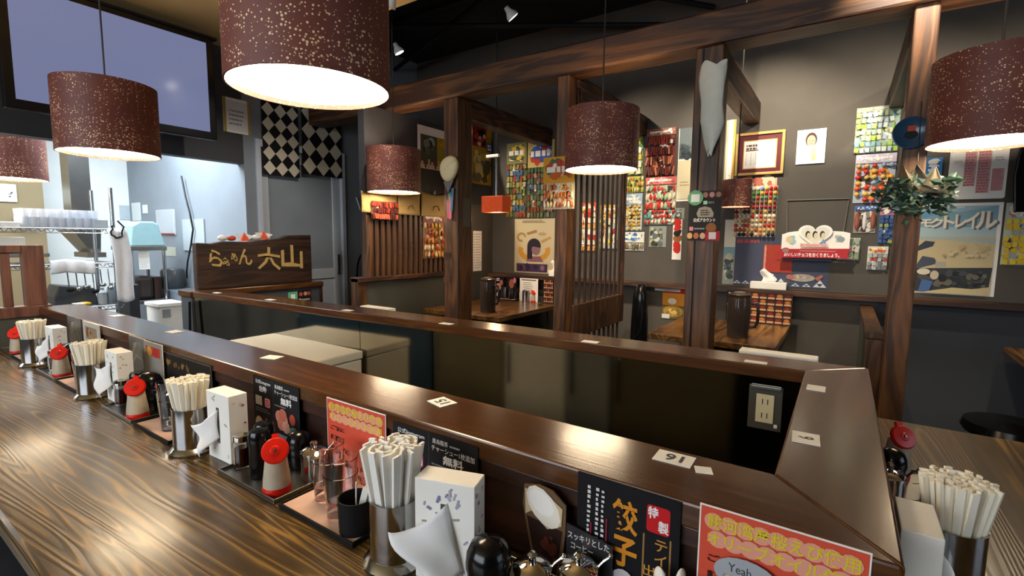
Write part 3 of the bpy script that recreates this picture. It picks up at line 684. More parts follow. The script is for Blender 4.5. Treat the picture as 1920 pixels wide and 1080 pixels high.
_stl_h = MB().tube([(0.026, 0, 0.062), (0.036, 0, 0.074), (0.046, 0, 0.083)], 0.0022, 6).ball((0.047, 0, 0.084), 0.004, 8, 5).mesh('spoon_handle', 'chrome', 60)
def steel_pot(x, y, where, rz=0):
    r = empty('steel_pot', 'small steel seasoning pot with spoon ' + where, 'pot', (x, y, ZT), rz, 'steel seasoning pots')
    link('pot_body', _stl_b, r); link('lid', _stl_l, r); link('spoon_handle', _stl_h, r); return r
_tum = MB().lathe([(0, 0), (0.026, 0), (0.0275, 0.002), (0.034, 0.088), (0.0325, 0.0885), (0.0262, 0.006), (0, 0.006)], 28).mesh('tumbler', 'glass', 40)
_tum_rack = _tum.copy(); _tum_rack.materials[0] = MATS['glass_rack']
def tumblers(x, y, n, where, z=TZ + 0.0068):
    for i in range(n):
        o = link('tumbler', _tum); o.location = (x, y, z + i * 0.032)
        tag(o, 'clear drinking tumbler stacked on the pink lined tray ' + where, 'glass', 'tumblers on the tray ' + where)
def toothpicks(x, y, where):
    r = empty('black_cup', 'matte black cup holding grey paper sachets ' + where, 'cup', (x, y, TZ + 0.0068), 0, 'black cups')
    MB().lathe([(0, 0), (0.031, 0), (0.033, 0.064), (0.0305, 0.064), (0.029, 0.004), (0, 0.004)], 24).build('cup', 'black_matte', r, smooth=40)
    for k, (a, t) in enumerate(((0.5, 0.25), (1.4, 0.35), (2.4, 0.2))):
        q = Matrix.Rotation(a, 4, 'Z') @ Matrix.Rotation(t, 4, 'Y')
        MB().box(-0.006, 0.006, -0.001, 0.001, 0.006, 0.085, mtx=q).build('sachet', 'paper', r)

sets = [(-0.615, 'beside the red shrimp oil poster', 'with printed sleeves, by the red shrimp oil poster'), (-1.38, 'beside the dark acrylic menu stand', ''), (-2.126, 'beside the pale photo stand', ''), (-2.83, 'nearest the wooden slat divider', '')]
for i, (hx, wh, _) in enumerate(sets):
    far = i >= 2
    chop_cup(hx, 0.552, wh, (42 if i == 0 else 52) if i < 2 else 44, sleeve=(i == 0), ang=i)
    bx, by, brz = ((-0.512, 0.580, math.radians(17)), (-1.262, 0.588, 0.03), (-1.998, 0.594, 0.0), (-2.722, 0.602, 0.0))[i]
    tissue_box(bx, by, brz, wh, kind=(0 if i == 0 else 1), seed=i + 3)
    tray(hx - 0.582 if i < 3 else -3.335, hx - 0.34 if i < 3 else hx - 0.29, 0.528, 0.690, 'left of the tumblers, ' + wh, False)
    tray(hx - 0.322 if i < 3 else hx - 0.28, hx - 0.085, 0.528, 0.690, 'under the tumblers, ' + wh, True)
    shaker(hx - (0.385 if i < 3 else 0.33), 0.562, wh, rz=1.0)
    if i < 3: soy_bottle(hx - (0.558 if i < 2 else 0.532), 0.575, wh); black_bottle(hx - (0.522 if i < 2 else 0.495), 0.612, wh)
    if i == 0: black_bottle(hx - 0.482, 0.578, wh, 1.02)
    else: dome_pot(hx - 0.440, 0.615 if i < 3 else 0.63, wh, 1.12)
    if i == 0: dome_pot(hx - 0.448, 0.655, wh, 0.85)
    steel_pot(hx - 0.372, 0.645, wh, 0.6)
    tumblers(hx - 0.262 + (0.02 if i == 3 else 0), 0.605, 2, wh); tumblers(hx - 0.185, 0.580, 2, wh)
    toothpicks(hx - 0.122, 0.640 if i else 0.566, wh)
# the tray before the gyoza sign
wh = 'in front of the gyoza sign'
tray(-0.449, -0.20, 0.515, 0.668, wh, False)
dome_pot(-0.414, 0.556, wh, 1.05); steel_pot(-0.360, 0.594, wh, 0.5); steel_pot(-0.302, 0.634, 'behind the dome pot, ' + wh, 0.5)
sp_ = empty('spoon_holder', 'holder with white spoons in front of the gyoza sign', 'spoons', (-0.165, 0.640, TZ + 0.0005))
MB().lathe([(0, 0), (0.026, 0), (0.028, 0.05), (0.0255, 0.05), (0.024, 0.004), (0, 0.004)], 20).build('cup', 'black_matte', sp_, smooth=40)
for k, (a, t) in enumerate(((2.6, 0.25), (0.2, 0.22), (1.4, 0.3))):
    q = Matrix.Rotation(a, 4, 'Z') @ Matrix.Rotation(t, 4, 'Y')
    s_ = MB().box(-0.004, 0.004, -0.0015, 0.0015, 0.006, 0.075, mtx=q); s_.build('spoon', 'white_plastic', sp_, bevel=0.001)
    b_ = MB().ball((0, 0, 0), 0.012, 12, 8, (1, 0.5, 1.5)).build('spoon_bowl', 'white_plastic', sp_, smooth=80); b_.matrix_local = q @ Matrix.Translation((0, 0, 0.088))

# right hand side of the counter
wh = 'on the short end of the counter'
p = at_z(1785, 1000, TZ + CUPH); chop_cup(p.x + 0.006, p.y + 0.036, wh, 56, ang=2)
tissue_box(0.112, 0.875, PI/2, wh, kind=1, seed=8)
shaker(0.138, 1.465, wh, rz=0.6)
tray(0.082, 0.225, 1.22, 1.50, 'at the far end ' + wh, False)
tray(0.082, 0.225, 1.062, 1.20, 'under clear cups ' + wh, True)
dome_pot(0.118, 1.36, wh, 0.9); steel_pot(0.112, 1.29, wh)
tumblers(0.118, 1.14, 2, wh)
# ================================================================== signs standing against the ledge
def sign_rect(a, b, Y, zb=TZ + 0.002):
    p, q = at_y(a[0], a[1], Y), at_y(b[0], b[1], Y)
    return Vector((p.x, Y, zb)), q.x - p.x, (p.z + q.z) / 2 - zb
def sign(name, label, a, b, Y, material, fn, zb=TZ + 0.002, thick=0.0012, corner=0, cat='sign', group=None):
    o, w, h = sign_rect(a, b, Y, zb); pr = Print(); fn(pr, w, h)
    return sheet(name, label, cat, o, UX, UZ, w, h, material, pr, thick, group, corner)
def red_poster(pr, w, h):
    pr.rect(0.002, 0.002, w - 0.002, h - 0.002, '#d8523a')
    for k in range(8): pr.rect(0.004, h*(0.05 + 0.06*k), w - 0.004, h*(0.11 + 0.06*k), ('#e9a08a', '#e79680', '#e58a72', '#e27d64', '#df7157', '#dc664b', '#da5c42', '#d9553c')[k])
    for k in range(9): pr.ell(w*(0.1 + 0.1*k), h*0.895, w*0.066, h*0.062, '#e79f86', 12)
    for k in range(8): pr.ell(w*(0.13 + 0.105*k), h*0.775, w*0.068, h*0.062, '#e79f86', 12)
    pr.text('駿河湾産桜えび使用', w*0.06, h*0.845, w*0.95, h*0.95, '#e2c92a', 0.015)
    pr.text('オリーブオイル使用', w*0.06, h*0.725, w*0.95, h*0.825, '#e2c92a', 0.015)
    for k, t in enumerate(('ご飯に', '麺類に', 'サラダに', '茹で野菜に')): pr.text(t, w*0.07, h*(0.60 - 0.125*k), w*(0.07 + 0.085*len(t)), h*(0.66 - 0.125*k), '#2a1510', 0.02)
    for k, t in enumerate(('トマトに', 'そばに')): pr.text(t, w*0.40, h*(0.18 - 0.11*k), w*(0.40 + 0.085*len(t)), h*(0.24 - 0.11*k), '#2a1510', 0.02)
    for k in range(3): pr.ell(w*(0.2 + 0.3*k), h*0.05, w*0.1, h*0.04, '#c98a5e', 12)
def insta(pr, cx, cy, r):
    n = []
    for sx, sy, a in ((1, -1, -90), (1, 1, 0), (-1, 1, 90), (-1, -1, 180)):
        for k in range(4): aa = math.radians(a + 30*k); n.append((cx + sx*r*0.6 + r*0.4*math.cos(aa), cy + sy*r*0.6 + r*0.4*math.sin(aa)))
    pr.poly(n, '#e0527e')
    pr.poly([(cx + (x - cx)*0.84, cy + (y - cy)*0.84) for x, y in n], '#fbeff2'); pr.poly([(cx + (x - cx)*0.68, cy + (y - cy)*0.68) for x, y in n], '#e0527e')
    pr.ring(cx, cy, r*0.40, r*0.40, r*0.14, '#fbeff2', 16); pr.ell(cx + r*0.42, cy + r*0.42, r*0.09, r*0.09, '#fbeff2', 8)
def duo_poster(pr, w, h):
    pr.rect(0, 0, w, h, '#17171c'); pr.rect(w*0.445, 0, w*0.455, h, '#3a3a42')
    pr.text('公式Instagram', w*0.06, h*0.885, w*0.40, h*0.955, '#e8e6e0', 0.01)
    pr.text('始動', w*0.14, h*0.775, w*0.31, h*0.87, '#f0eee8', 0.02)
    insta(pr, w*0.32, h*0.635, w*0.062); pr.rect(w*0.05, h*0.57, w*0.2, h*0.71, '#c9c6be')
    pr.lines(w*0.05, h*0.47, w*0.40, h*0.54, '#77757c', 2, 0.5, 4)
    pr.ell(w*0.12, h*0.27, w*0.10, h*0.13, '#8f7a68'); pr.ell(w*0.12, h*0.29, w*0.08, h*0.10, '#cbb8a0'); pr.ell(w*0.30, h*0.16, w*0.10, h*0.13, '#b6a690'); pr.ell(w*0.3, h*0.18, w*0.06, h*0.08, '#b0503a'); pr.poly([(w*0.2, h*0.3), (w*0.3, h*0.42), (w*0.32, h*0.32)], '#c24a55')
    pr.text('黒烏龍茶', w*0.50, h*0.895, w*0.68, h*0.955, '#e8e6e0', 0.01); pr.lines(w*0.70, h*0.90, w*0.82, h*0.93, '#bdbac0', 1, 0.3, 3)
    pr.text('チャーシュー1枚追加', w*0.49, h*0.81, w*0.97, h*0.88, '#e8e6e0', 0.01)
    pr.text('無料', w*0.62, h*0.685, w*0.85, h*0.795, '#f6f4ee', 0.03)
    pr.lines(w*0.49, h*0.64, w*0.8, h*0.67, '#8d8b92', 1, 0.4, 2)
    for cx, cy, c in ((0.58, 0.50, '#d98a76'), (0.68, 0.47, '#e09a84'), (0.62, 0.40, '#d07c66'), (0.72, 0.38, '#e3a590'), (0.66, 0.54, '#c96f5a')): pr.ell(w*cx, h*cy, w*0.085, h*0.095, c, 10)
    pr.ell(w*0.86, h*0.52, w*0.06, h*0.08, '#b84a38'); pr.ell(w*0.88, h*0.33, w*0.085, h*0.09, '#5fa6a8'); pr.ell(w*0.88, h*0.33, w*0.06, h*0.06, '#3c7c82')
    pr.rect(w*0.56, h*0.12, w*0.76, h*0.25, '#7f98a6'); pr.lines(w*0.5, h*0.03, w*0.95, h*0.1, '#77757c', 2, 0.5, 9)
sign('menu_poster', 'red and yellow shrimp olive oil poster behind the paper sleeved chopsticks', (613, 743), (724, 779), 0.6835, 'card_white', red_poster)
sign('menu_poster', 'red and yellow shrimp olive oil poster right of the gyoza sign', (1313, 948), (1637, 1030), 0.6835, 'card_white', red_poster)
sign('menu_poster', 'black two part menu sheet left of the red shrimp oil poster', (475, 703), (561, 727), 0.6835, 'black_matte', duo_poster)
sign('menu_poster', 'black two part menu sheet behind the patterned tissue box', (738, 792), (897, 836), 0.6835, 'black_matte', duo_poster)
def gyoza(pr, w, h):
    pr.rect(0.001, 0.001, w - 0.001, h - 0.001, '#0f0e11')
    pr.ring(0, 0, 0.0001, 0.0001, 0.0001, '#0f0e11', 3)
    x0, y0, x1, y1 = w*0.70, h*0.69, w*0.91, h*0.91
    pts = []; r = (x1 - x0)*0.14
    for cx, cy, a in ((x1 - r, y0 + r, -90), (x1 - r, y1 - r, 0), (x0 + r, y1 - r, 90), (x0 + r, y0 + r, 180)):
        for k in range(4): aa = math.radians(a + 30*k); pts.append((cx + r*math.cos(aa), cy + r*math.sin(aa)))
    pr.poly(pts, '#c8191e'); pr.text('特', x0 + w*0.01, (y0+y1)/2 - h*0.0, x0 + w*0.105, y1 - h*0.012, '#f3e9e6', 0.03); pr.text('製', x0 + w*0.105, y0 + h*0.012, x1 - w*0.008, (y0+y1)/2, '#f3e9e6', 0.03)
    pr.text('餃', w*0.37, h*0.60, w*0.62, h*0.88, '#d88a22', 0.022); pr.text('子', w*0.37, h*0.31, w*0.62, h*0.57, '#d88a22', 0.03)
    pr.rect(w*0.672, 0.002, w*0.688, h*0.66, '#9c7444'); pr.rect(w*0.915, 0.002, w*0.931, h*0.67, '#9c7444')
    pr.vtext('テイクアウト', w*0.84, h*0.65, h*0.105, '#c48a3a', 0.01); pr.vtext('出来ます', w*0.74, h*0.42, h*0.105, '#c48a3a', 0.01)
    for cx, s_ in ((0.13, 5), (0.22, 6), (0.28, 7)):
        rg = random.Random(s_)
        for k in range(11): pr.rect(w*(cx - 0.018), h*(0.885 - 0.042*k), w*(cx + 0.018*rg.uniform(0.2, 1)), h*(0.885 - 0.042*k + 0.03*rg.uniform(0.6, 1)), '#d9d5d2')
    pr.rect(w*0.155, h*0.42, w*0.165, h*0.6, '#a8203c'); pr.rect(w*0.315, h*0.45, w*0.325, h*0.68, '#a8203c')
    pr.ell(w*0.50, h*0.05, w*0.17, h*0.25, '#cfc9cc', 24); pr.poly([(w*0.36, 0.003), (w*0.40, h*0.12), (w*0.44, h*0.06), (w*0.46, 0.003)], '#b3202a'); pr.poly([(w*0.5, 0.003), (w*0.54, h*0.08), (w*0.58, h*0.05), (w*0.6, 0.003)], '#b3202a')
g_ = sign('menu_sign', 'black gyoza sign with orange lettering in a clear holder', (1085, 887), (1279, 936), 0.6835, 'black_matte', gyoza, thick=0.002)
# coffee float cut out with its black caption board
oc, wc, hc = sign_rect((980, 903), (1152, 950), 0.6725)
cf = empty('float_stand', 'coffee float picture stand with a black handwritten caption', 'sign', oc)
pr = Print()
W2 = wc*0.52; H2 = hc
base = [(W2*0.30, 0), (W2*0.88, 0), (W2*0.98, H2*0.55), (W2*0.98, H2*0.86), (W2*0.70, H2*0.98), (W2*0.40, H2), (W2*0.05, H2*0.95), (W2*0.02, H2*0.72)]
Q = Matrix(((1, 0, 0, 0), (0, 0, -1, 0), (0, 1, 0, 0), (0, 0, 0, 1)))
MB().prism(base, -0.0015, 0.0015, mtx=Q).build('cut_out', plain('#6b5137'), cf)
pr.z = 0.0018
pr.poly([(W2*0.12, H2*0.60), (W2*0.92, H2*0.56), (W2*0.80, 0.002), (W2*0.36, 0.002)], '#2c1710'); pr.blobs(W2*0.32, 0.004, W2*0.84, H2*0.5, ['#4a1d14', '#5d2a1c', '#1b0e0a', '#3a1a12'], 24, 0.22, 3)
pr.poly([(W2*0.08, H2*0.92), (W2*0.10, H2*0.62), (W2*0.24, H2*0.68), (W2*0.6, H2*0.53), (W2*0.9, H2*0.62), (W2*0.92, H2*0.82), (W2*0.6, H2*0.92)], '#cdb892')
pr.poly([(W2*0.50 + W2*0.38*math.cos(a/12*PI*2)*(1 if a else 1) , H2*0.77 + H2*0.20*math.sin(a/12*PI*2) - W2*0.16*math.cos(a/12*PI*2)) for a in range(12)], '#efe6d6')
pr.poly([(W2*0.46 + W2*0.28*math.cos(a/12*PI*2), H2*0.81 + H2*0.13*math.sin(a/12*PI*2) - W2*0.08*math.cos(a/12*PI*2)) for a in range(12)], '#f7f2ea')
po = pr.build('print', 'ink', cf); po.matrix_local = Q
capo = MB().prism([(W2*1.0, 0), (wc, 0), (wc, hc*0.60), (W2*1.0, hc*0.68)], -0.0015, 0.0015, mtx=Q).build('caption_board', plain('#26262b'), cf)
pr = Print(); pr.z = 0.0018
for t, x0, x1, y0, c in (('スッキリとした', 1.03, 1.86, 0.49, '#d9d7d2'), ('コーヒー', 1.10, 1.55, 0.38, '#d9d7d2'), ('＆', 1.24, 1.36, 0.325, '#8fa83c'), ('濃厚な', 1.04, 1.58, 0.225, '#e6e4df'), ('ジェラート', 1.06, 1.66, 0.115, '#d0ceca')):
    sh = -0.035 if t == 'スッキリとした' else 0
    pr.text(t, W2*x0, H2*(y0 + 0.045 + sh*0.3), W2*x1, H2*(y0 + 0.115), c, 0.015)
po = pr.build('print', 'ink', cf); po.matrix_local = Q
MB().box(W2*0.3, wc, 0.002, 0.010, 0, 0.002).build('foot', 'acrylic', cf)
# bubble card pasted before the second red poster
p = at_y(1400, 1062, 0.675)
bb = MB().prism([(0.040*math.cos(a*PI/10), 0.024*math.sin(a*PI/10)) for a in range(20)], 0, 0.0012).build('bubble_card', plain('#a9adb2')); frame(bb, (p.x, p.y, p.z - 0.016), UX, UZ)
tag(bb, 'grey oval card stuck over the red poster beside the gyoza sign', 'card'); pr = Print(); pr.z = 0.0016
pr.text('Yeah', -0.022, 0.002, 0.006, 0.014, '#3c3f44', 0.0); pr.blobs(-0.03, -0.02, 0.03, 0.0, ['#c9b98a', '#8d9296', '#d6d2c4'], 8, 0.3, 3); pr.build('print', 'ink', bb)

# dark stand and photo stands further along
def dark_stand(pr, w, h):
    pr.rect(0.003, 0.003, w - 0.003, h - 0.003, '#2a2320'); pr.rect(0.006, 0.006, w - 0.006, h - 0.006, '#1d1815')
    pr.blobs(0.01, h*0.72, w*0.6, h*0.9, ['#8a6a2c', '#6a4c22'], 14, 0.35, 2); pr.blobs(w*0.55, h*0.1, w*0.95, h*0.4, ['#8a7a3c', '#5a4a2a', '#9a7a4a'], 10, 0.25, 5)
sign('menu_stand', 'dark framed menu stand behind the second chopstick cup', (307, 655), (397, 690), 0.6835, plain('#4a4644'), dark_stand, thick=0.003)
def photo_a(pr, w, h):
    pr.rect(0, 0, w, h, '#8a857a'); pr.rect(w*0.1, h*0.75, w*0.9, h*0.92, '#a8431f'); pr.ell(w*0.3, h*0.83, w*0.14, h*0.09, '#c9963a'); pr.ell(w*0.65, h*0.83, w*0.14, h*0.09, '#b3202a')
    pr.rect(w*0.1, h*0.05, w*0.9, h*0.45, '#7a1f22'); pr.poly([(w*0.1, h*0.05), (w*0.3, h*0.45), (w*0.45, h*0.15), (w*0.6, h*0.5), (w*0.9, h*0.05)], '#d9d3cc')
def photo_b(pr, w, h):
    pr.rect(0, 0, w, h, '#6f6a62'); pr.blobs(0, 0, w, h, ['#7d776d', '#8c8579', '#5e5a54', '#a59a8c'], 14, 0.4, 7)
def photo_c(pr, w, h):
    pr.rect(0, 0, w, h, '#b9b1a4'); pr.rect(w*0.15, h*0.62, w*0.85, h*0.9, '#8f7a5f'); pr.blobs(w*0.15, h*0.62, w*0.85, h*0.9, ['#6a3f2a', '#a5825a', '#7a2d20'], 8, 0.4, 3)
sign('photo_stand', 'grey photo stand with red and yellow picture left of the dark stand', (271, 635), (305, 650), 0.672, 'card_white', photo_a, thick=0.003)
sign('photo_stand', 'plain grey smudged stand between two chopstick cups', (243, 627), (272, 637), 0.680, 'card_white', photo_b, thick=0.003)
sign('photo_stand', 'pale card stand with brown picture behind the third chopstick cup', (156, 600), (187, 611), 0.680, 'card_white', photo_c, thick=0.003)
sign('photo_stand', 'grey glassy stand beside the chopstick cup nearest the slat divider', (127, 590), (152, 599), 0.680, plain('#8a8a86', 0.15), photo_b, thick=0.003)

# ------------------------------------------------------------------ seat number cards on the ledge
def ledge_card(label, px, py, w, h, rz, text=None, kind='ledge'):
    p = at_z(px, py, LZ + 0.0005)
    c, s = math.cos(rz), math.sin(rz); u = Vector((c, s, 0)); v = Vector((-s, c, 0))
    o = p - u*w/2 - v*h/2
    pr = None
    if text:
        pr = Print(); asp = 0.55*len(text)
        pr.text(text, w/2 - min(w*0.3, h*0.3*asp), h*0.2, w/2 + min(w*0.3, h*0.3*asp), h*0.8, '#4a4d55', 0.02)
    return sheet('number_card', label, 'card', o, u, v, w, h, 'card_white', pr, 0.001, 'number cards on the ledge')
ledge_card('white seat card numbered 16 on the ledge near the mitred corner', 1264, 860, 0.062, 0.045, PI + 0.02, '16')
ledge_card('small white card touching the seat card numbered 16', 1319, 882, 0.026, 0.024, 0.35, None)
ledge_card('white seat card numbered 15 on the ledge under the big lamp', 829, 754, 0.055, 0.045, PI - 0.25, '15')
ledge_card('white seat card numbered 9 on the short end of the ledge', 1511, 822, 0.060, 0.045, -PI/2 + PI + 0.06 - PI, '9')
ledge_card('white seat card on the short ledge near the far corner', 1530, 728, 0.052, 0.040, -PI/2)
ledge_card('white seat card on the near ledge in front of the white freezer', 510, 670, 0.055, 0.040, 0.3)
ledge_card('white seat card on the near ledge beside the crate', 327, 622, 0.055, 0.040, 0.1)
ledge_card('white seat card on the near ledge below the wire rack', 219, 592, 0.055, 0.040, 0.1)
ledge_card('white seat card at the kitchen end of the near ledge', 148, 569, 0.06, 0.040, 0.1)
ledge_card('white seat card on the far ledge next to the far corner', 1417, 679, 0.062, 0.03, 0.05)
ledge_card('torn white card on the far ledge before the slatted screen', 1107, 641, 0.06, 0.035, 0.1)
ledge_card('white seat card on the far ledge before the hat post', 837, 607, 0.06, 0.035, 0.1)
ledge_card('white seat card on the far ledge before the pale door', 652, 582, 0.06, 0.035, 0.05)
ledge_card('white seat card on the far ledge before the black flyer', 507, 562, 0.06, 0.035, 0.05)
ledge_card('white seat card on the far ledge below the name board', 407, 549, 0.055, 0.03, 0.05)
# tissue boxes lying on the far shelf, only their tops above the ledge
for px, py, lab in ((1458, 664, 'white tissue box on the far shelf behind the ledge corner'), (708, 577, 'white tissue box on the far shelf before the slatted brown screen'), (432, 544, 'white tissue box on the far shelf before the name board')):
    p = at_y(px, py, 1.83)
    o = MB().box(-0.115, 0.115, -0.03, 0.03, 0, p.z - TZ + 0.004).build('tissue_carton', 'card_white', bevel=0.003); o.location = (p.x, 1.83, TZ + 0.0005); tag(o, lab, 'tissue box')
# socket on the steel lining
p0 = at_y(1405, 722, 1.594); p1_ = at_y(1462, 812, 1.594)
so = empty('wall_socket', 'cream double power socket on the dark steel lining', 'socket', ((p0.x + p1_.x)/2, farY((p0.x+p1_.x)/2, 0.0075), (p0.z + p1_.z)/2)); so.rotation_euler = (0, 0, math.atan(0.151/3.428))
MB().box(-0.045, 0.045, -0.004, 0, -0.067, 0.067).build('plate', plain('#4a473f', 0.3), so, bevel=0.002)
MB().box(-0.04, 0.04, -0.012, -0.0005, 0.058, 0.066).build('top_strip', 'brushed', so, bevel=0.001)
MB().box(-0.024, 0.024, -0.008, -0.004, -0.045, 0.042).build('socket_face', plain('#cfc39a'), so, bevel=0.002)
for z in (-0.022, 0.020):
    for x in (-0.007, 0.007): MB().box(x - 0.0012, x + 0.0012, -0.0086, -0.0079, z - 0.008, z + 0.008).build('slit', 'black_matte', so)
MB().box(0.026, 0.036, -0.012, -0.004, -0.055, -0.045).build('button', 'white_plastic', so, bevel=0.002)
# chest freezer in the aisle
fz = empty('chest_freezer', 'white chest freezer standing in the aisle inside the counter', 'freezer', (-2.27, 1.38, 0))
MB().box(-0.37, 0.37, -0.17, 0.135, 0.02, 0.70).build('body', 'freezer_white', fz, bevel=0.006)
MB().box(-0.375, 0.375, -0.175, 0.14, 0.703, 0.742).build('lid', 'freezer_white', fz, bevel=0.006)

# units under the near ledge, on the aisle side
for xa, xb, c, lab in ((-3.2, -1.97, '#3a5878', 'long blue cabinet under the near ledge inside the aisle'), (-1.95, -1.47, '#8a8470', 'beige storage unit under the near ledge inside the aisle'), (-1.46, -1.10, '#eef2f6', 'white under counter fridge inside the aisle'), (-1.09, -0.86, '#8f949a', 'grey steel unit under the near ledge inside the aisle'), (-0.85, -0.30, '#5c5644', 'olive cabinet under the near ledge inside the aisle')):
    u_ = empty('aisle_unit', lab, 'cabinet', ((xa + xb)/2, 0.90, 0)); w_ = (xb - xa)/2
    MB().box(-w_, w_, -0.04, 0.02, 0.0, 0.86).build('body', plain(c, 0.35), u_, bevel=0.003)
    MB().box(-w_ + 0.01, w_ - 0.01, 0.0205, 0.032, 0.12, 0.84).build('door', plain(c, 0.35), u_, bevel=0.003)
    MB().box(-w_ + 0.03, -w_ + 0.045, 0.033, 0.05, 0.5, 0.72).build('handle', 'steel', u_, bevel=0.002)

# ================================================================== name board on the cash desk
nb = empty('name_board', 'carved dark wooden shop name board with gold brush lettering', 'sign', (-3.59, 1.94, LZ + 0.001))
yb0, yb1, hb = -0.425, 0.425, 0.345
prof = [(yb0, 0), (yb1, 0), (yb1, hb + 0.03), (yb1 - 0.2, hb + 0.025), (yb1 - 0.27, hb), (yb0 + 0.35, hb - 0.025), (yb0 + 0.18, hb - 0.02), (yb0 + 0.09, hb - 0.035), (yb0, hb - 0.03)]
QX = Matrix(((0, 0, 1, 0), (1, 0, 0, 0), (0, 1, 0, 0), (0, 0, 0, 1)))
MB().prism(prof, -0.03, 0.03, mtx=QX).build('board', 'sign_wood', nb, bevel=0.006)
def brush(body, y0, z0, y1, z1, name):
    vs, fs, asp = glyphs(body, 0.018)
    k = MB()
    top = [(y0 + u*(y1-y0), z0 + v*(z1-z0) + 0.01*math.sin(u*5)) for u, v in vs]
    k.add([(0.0325, y, z) for y, z in top], fs)
    k.build(name, 'gold', nb)
brush('ら', -0.35, 0.15, -0.26, 0.26, 'letter'); brush('ぁ', -0.262, 0.155, -0.215, 0.205, 'letter'); brush('め', -0.205, 0.185, -0.16, 0.24, 'letter'); brush('ん', -0.155, 0.155, -0.055, 0.265, 'letter')
brush('大', -0.02, 0.115, 0.16, 0.275, 'letter'); brush('山', 0.165, 0.12, 0.345, 0.29, 'letter')
# flyer on the desk front below it
a = at_x(540, 541, -3.525); b2 = at_x(584, 559, -3.525)
pr = Print(); w_, h_ = b2.y - a.y, 0.10
pr.rect(0, 0, w_, h_, '#1a1a1d'); pr.rect(0, h_*0.2, w_*0.40, h_*0.95, '#5fae8c'); pr.rect(w_*0.12, h_*0.35, w_*0.3, h_*0.75, '#dfeae4'); pr.ell(w_*0.55, h_*0.7, w_*0.08, h_*0.16, '#b34a3c'); pr.ell(w_*0.75, h_*0.72, w_*0.08, h_*0.16, '#c98a6c'); pr.ell(w_*0.9, h_*0.72, w_*0.07, h_*0.16, '#b34a3c'); pr.rect(w_*0.46, h_*0.15, w_*0.55, h_*0.35, '#b9e3cc'); pr.lines(w_*0.58, h_*0.15, w_*0.95, h_*0.35, '#bdbdbd', 1, 0.4, 3)
sheet('flyer', 'small black flyer with a green square on the cash desk front', 'flyer', Vector((-3.5295, a.y, b2.z - 0.03)), UY, UZ, w_, h_, 'black_matte', pr, 0.0008)
# trinkets on top of the name board
tp = LZ + 0.001 + hb
for i, (y, r, c, nm, lab) in enumerate(((1.70, 0.026, '#d8d4cc', 'ornament', 'small white round ornament on the name board'), (1.76, 0.024, '#c2452a', 'ornament', 'small red ornament on the name board'), (1.94, 0.026, '#d9d5cf', 'ornament', 'pale round ornament at the low edge of the name board'))):
    o = MB().ball((0, 0, r*0.8), r, 14, 9, (1, 1.3, 0.8)).build(nm, plain(c), smooth=80); o.location = (-3.59, y, tp - 0.0185 + (0.006 if y > 1.9 else 0)); tag(o, lab, 'ornament')
for y, lab in ((1.85, 'orange paper crane with white wings on the name board, the taller one'), (1.93 + 0.06, 'orange paper crane on the high step of the name board')):
    c_ = empty('paper_crane', lab, 'ornament', (-3.59, y, tp - (0.0195 if y < 1.9 else 0.007)))
    MB().add([(-0.02, -0.03, 0), (0.02, -0.03, 0), (0.02, 0.03, 0), (-0.02, 0.03, 0), (0, 0.0, 0.065)], [(0, 1, 4), (1, 2, 4), (2, 3, 4), (3, 0, 4), (3, 2, 1, 0)]).build('body', plain('#d0481e'), c_)
    MB().add([(0.005, -0.03, 0.012), (0.02, -0.075, 0.05), (0.005, -0.015, 0.05), (-0.005, -0.03, 0.014)], [(0, 1, 2), (3, 2, 1)]).add([(0.005, 0.03, 0.012), (0.02, 0.065, 0.035), (0.005, 0.015, 0.05), (-0.005, 0.03, 0.014)], [(0, 1, 2), (3, 2, 1)]).build('wing', 'paper', c_)
# ================================================================== things on the back wall
def yrect(x0, y0, x1, y1, Y):
    ym = (y0 + y1) / 2; xm = (x0 + x1) / 2
    xa, xb = at_y(x0, ym, Y).x, at_y(x1, ym, Y).x; zt, zb = at_y(xm, y0, Y).z, at_y(xm, y1, Y).z
    return Vector((xa, Y, zb)), xb - xa, zt - zb
def xrect(x0, y0, x1, y1, X):
    ym = (y0 + y1) / 2; xm = (x0 + x1) / 2
    ya, yb = at_x(x0, ym, X).y, at_x(x1, ym, X).y; zt, zb = at_x(xm, y0, X).z, at_x(xm, y1, X).z
    return Vector((X, ya, zb)), yb - ya, zt - zb
def wall_sheet(name, label, cat, box_, material, fn, Y=YW - 0.0012, thick=0.0008, group=None, corner=0, X=None):
    o, w, h = yrect(*box_, Y) if X is None else xrect(*box_, X)
    pr = Print(0.0004, 0.00012)
    if fn: fn(pr, w, h)
    return sheet(name, label, cat, o, UX if X is None else UY, UZ, w, h, material, pr if fn else None, thick, group, corner)
_pieces = {}
def piece(shape, w, h, t, col):
    k = (shape, round(w, 4), round(h, 4), round(t, 4), col)
    if k not in _pieces:
        if shape == 'ball': me = MB().ball((0, 0, t*0.5), 1, 8, 6, (w/2, h/2, t*0.5)).mesh('toy', plain(col, 0.3), 80)
        elif shape == 'drop': me = MB().lathe([(0, -h/2), (w/2, -h/4), (w/2, h*0.15), (w*0.15, h/2), (0, h/2)], 8, mtx=Matrix(((1, 0, 0, 0), (0, 0, 1, 0), (0, t/w, 0, t/2), (0, 0, 0, 1)))).mesh('toy', plain(col, 0.35), 60)
        else:
            me = MB().prism([(-w/2, -h*0.42), (-w*0.42, -h/2), (w*0.42, -h/2), (w/2, -h*0.42), (w/2, h*0.42), (w*0.42, h/2), (-w*0.42, h/2), (-w/2, h*0.42)], 0, t).mesh('toy', plain(col, 0.3))
        _pieces[k] = me
    return _pieces[k]
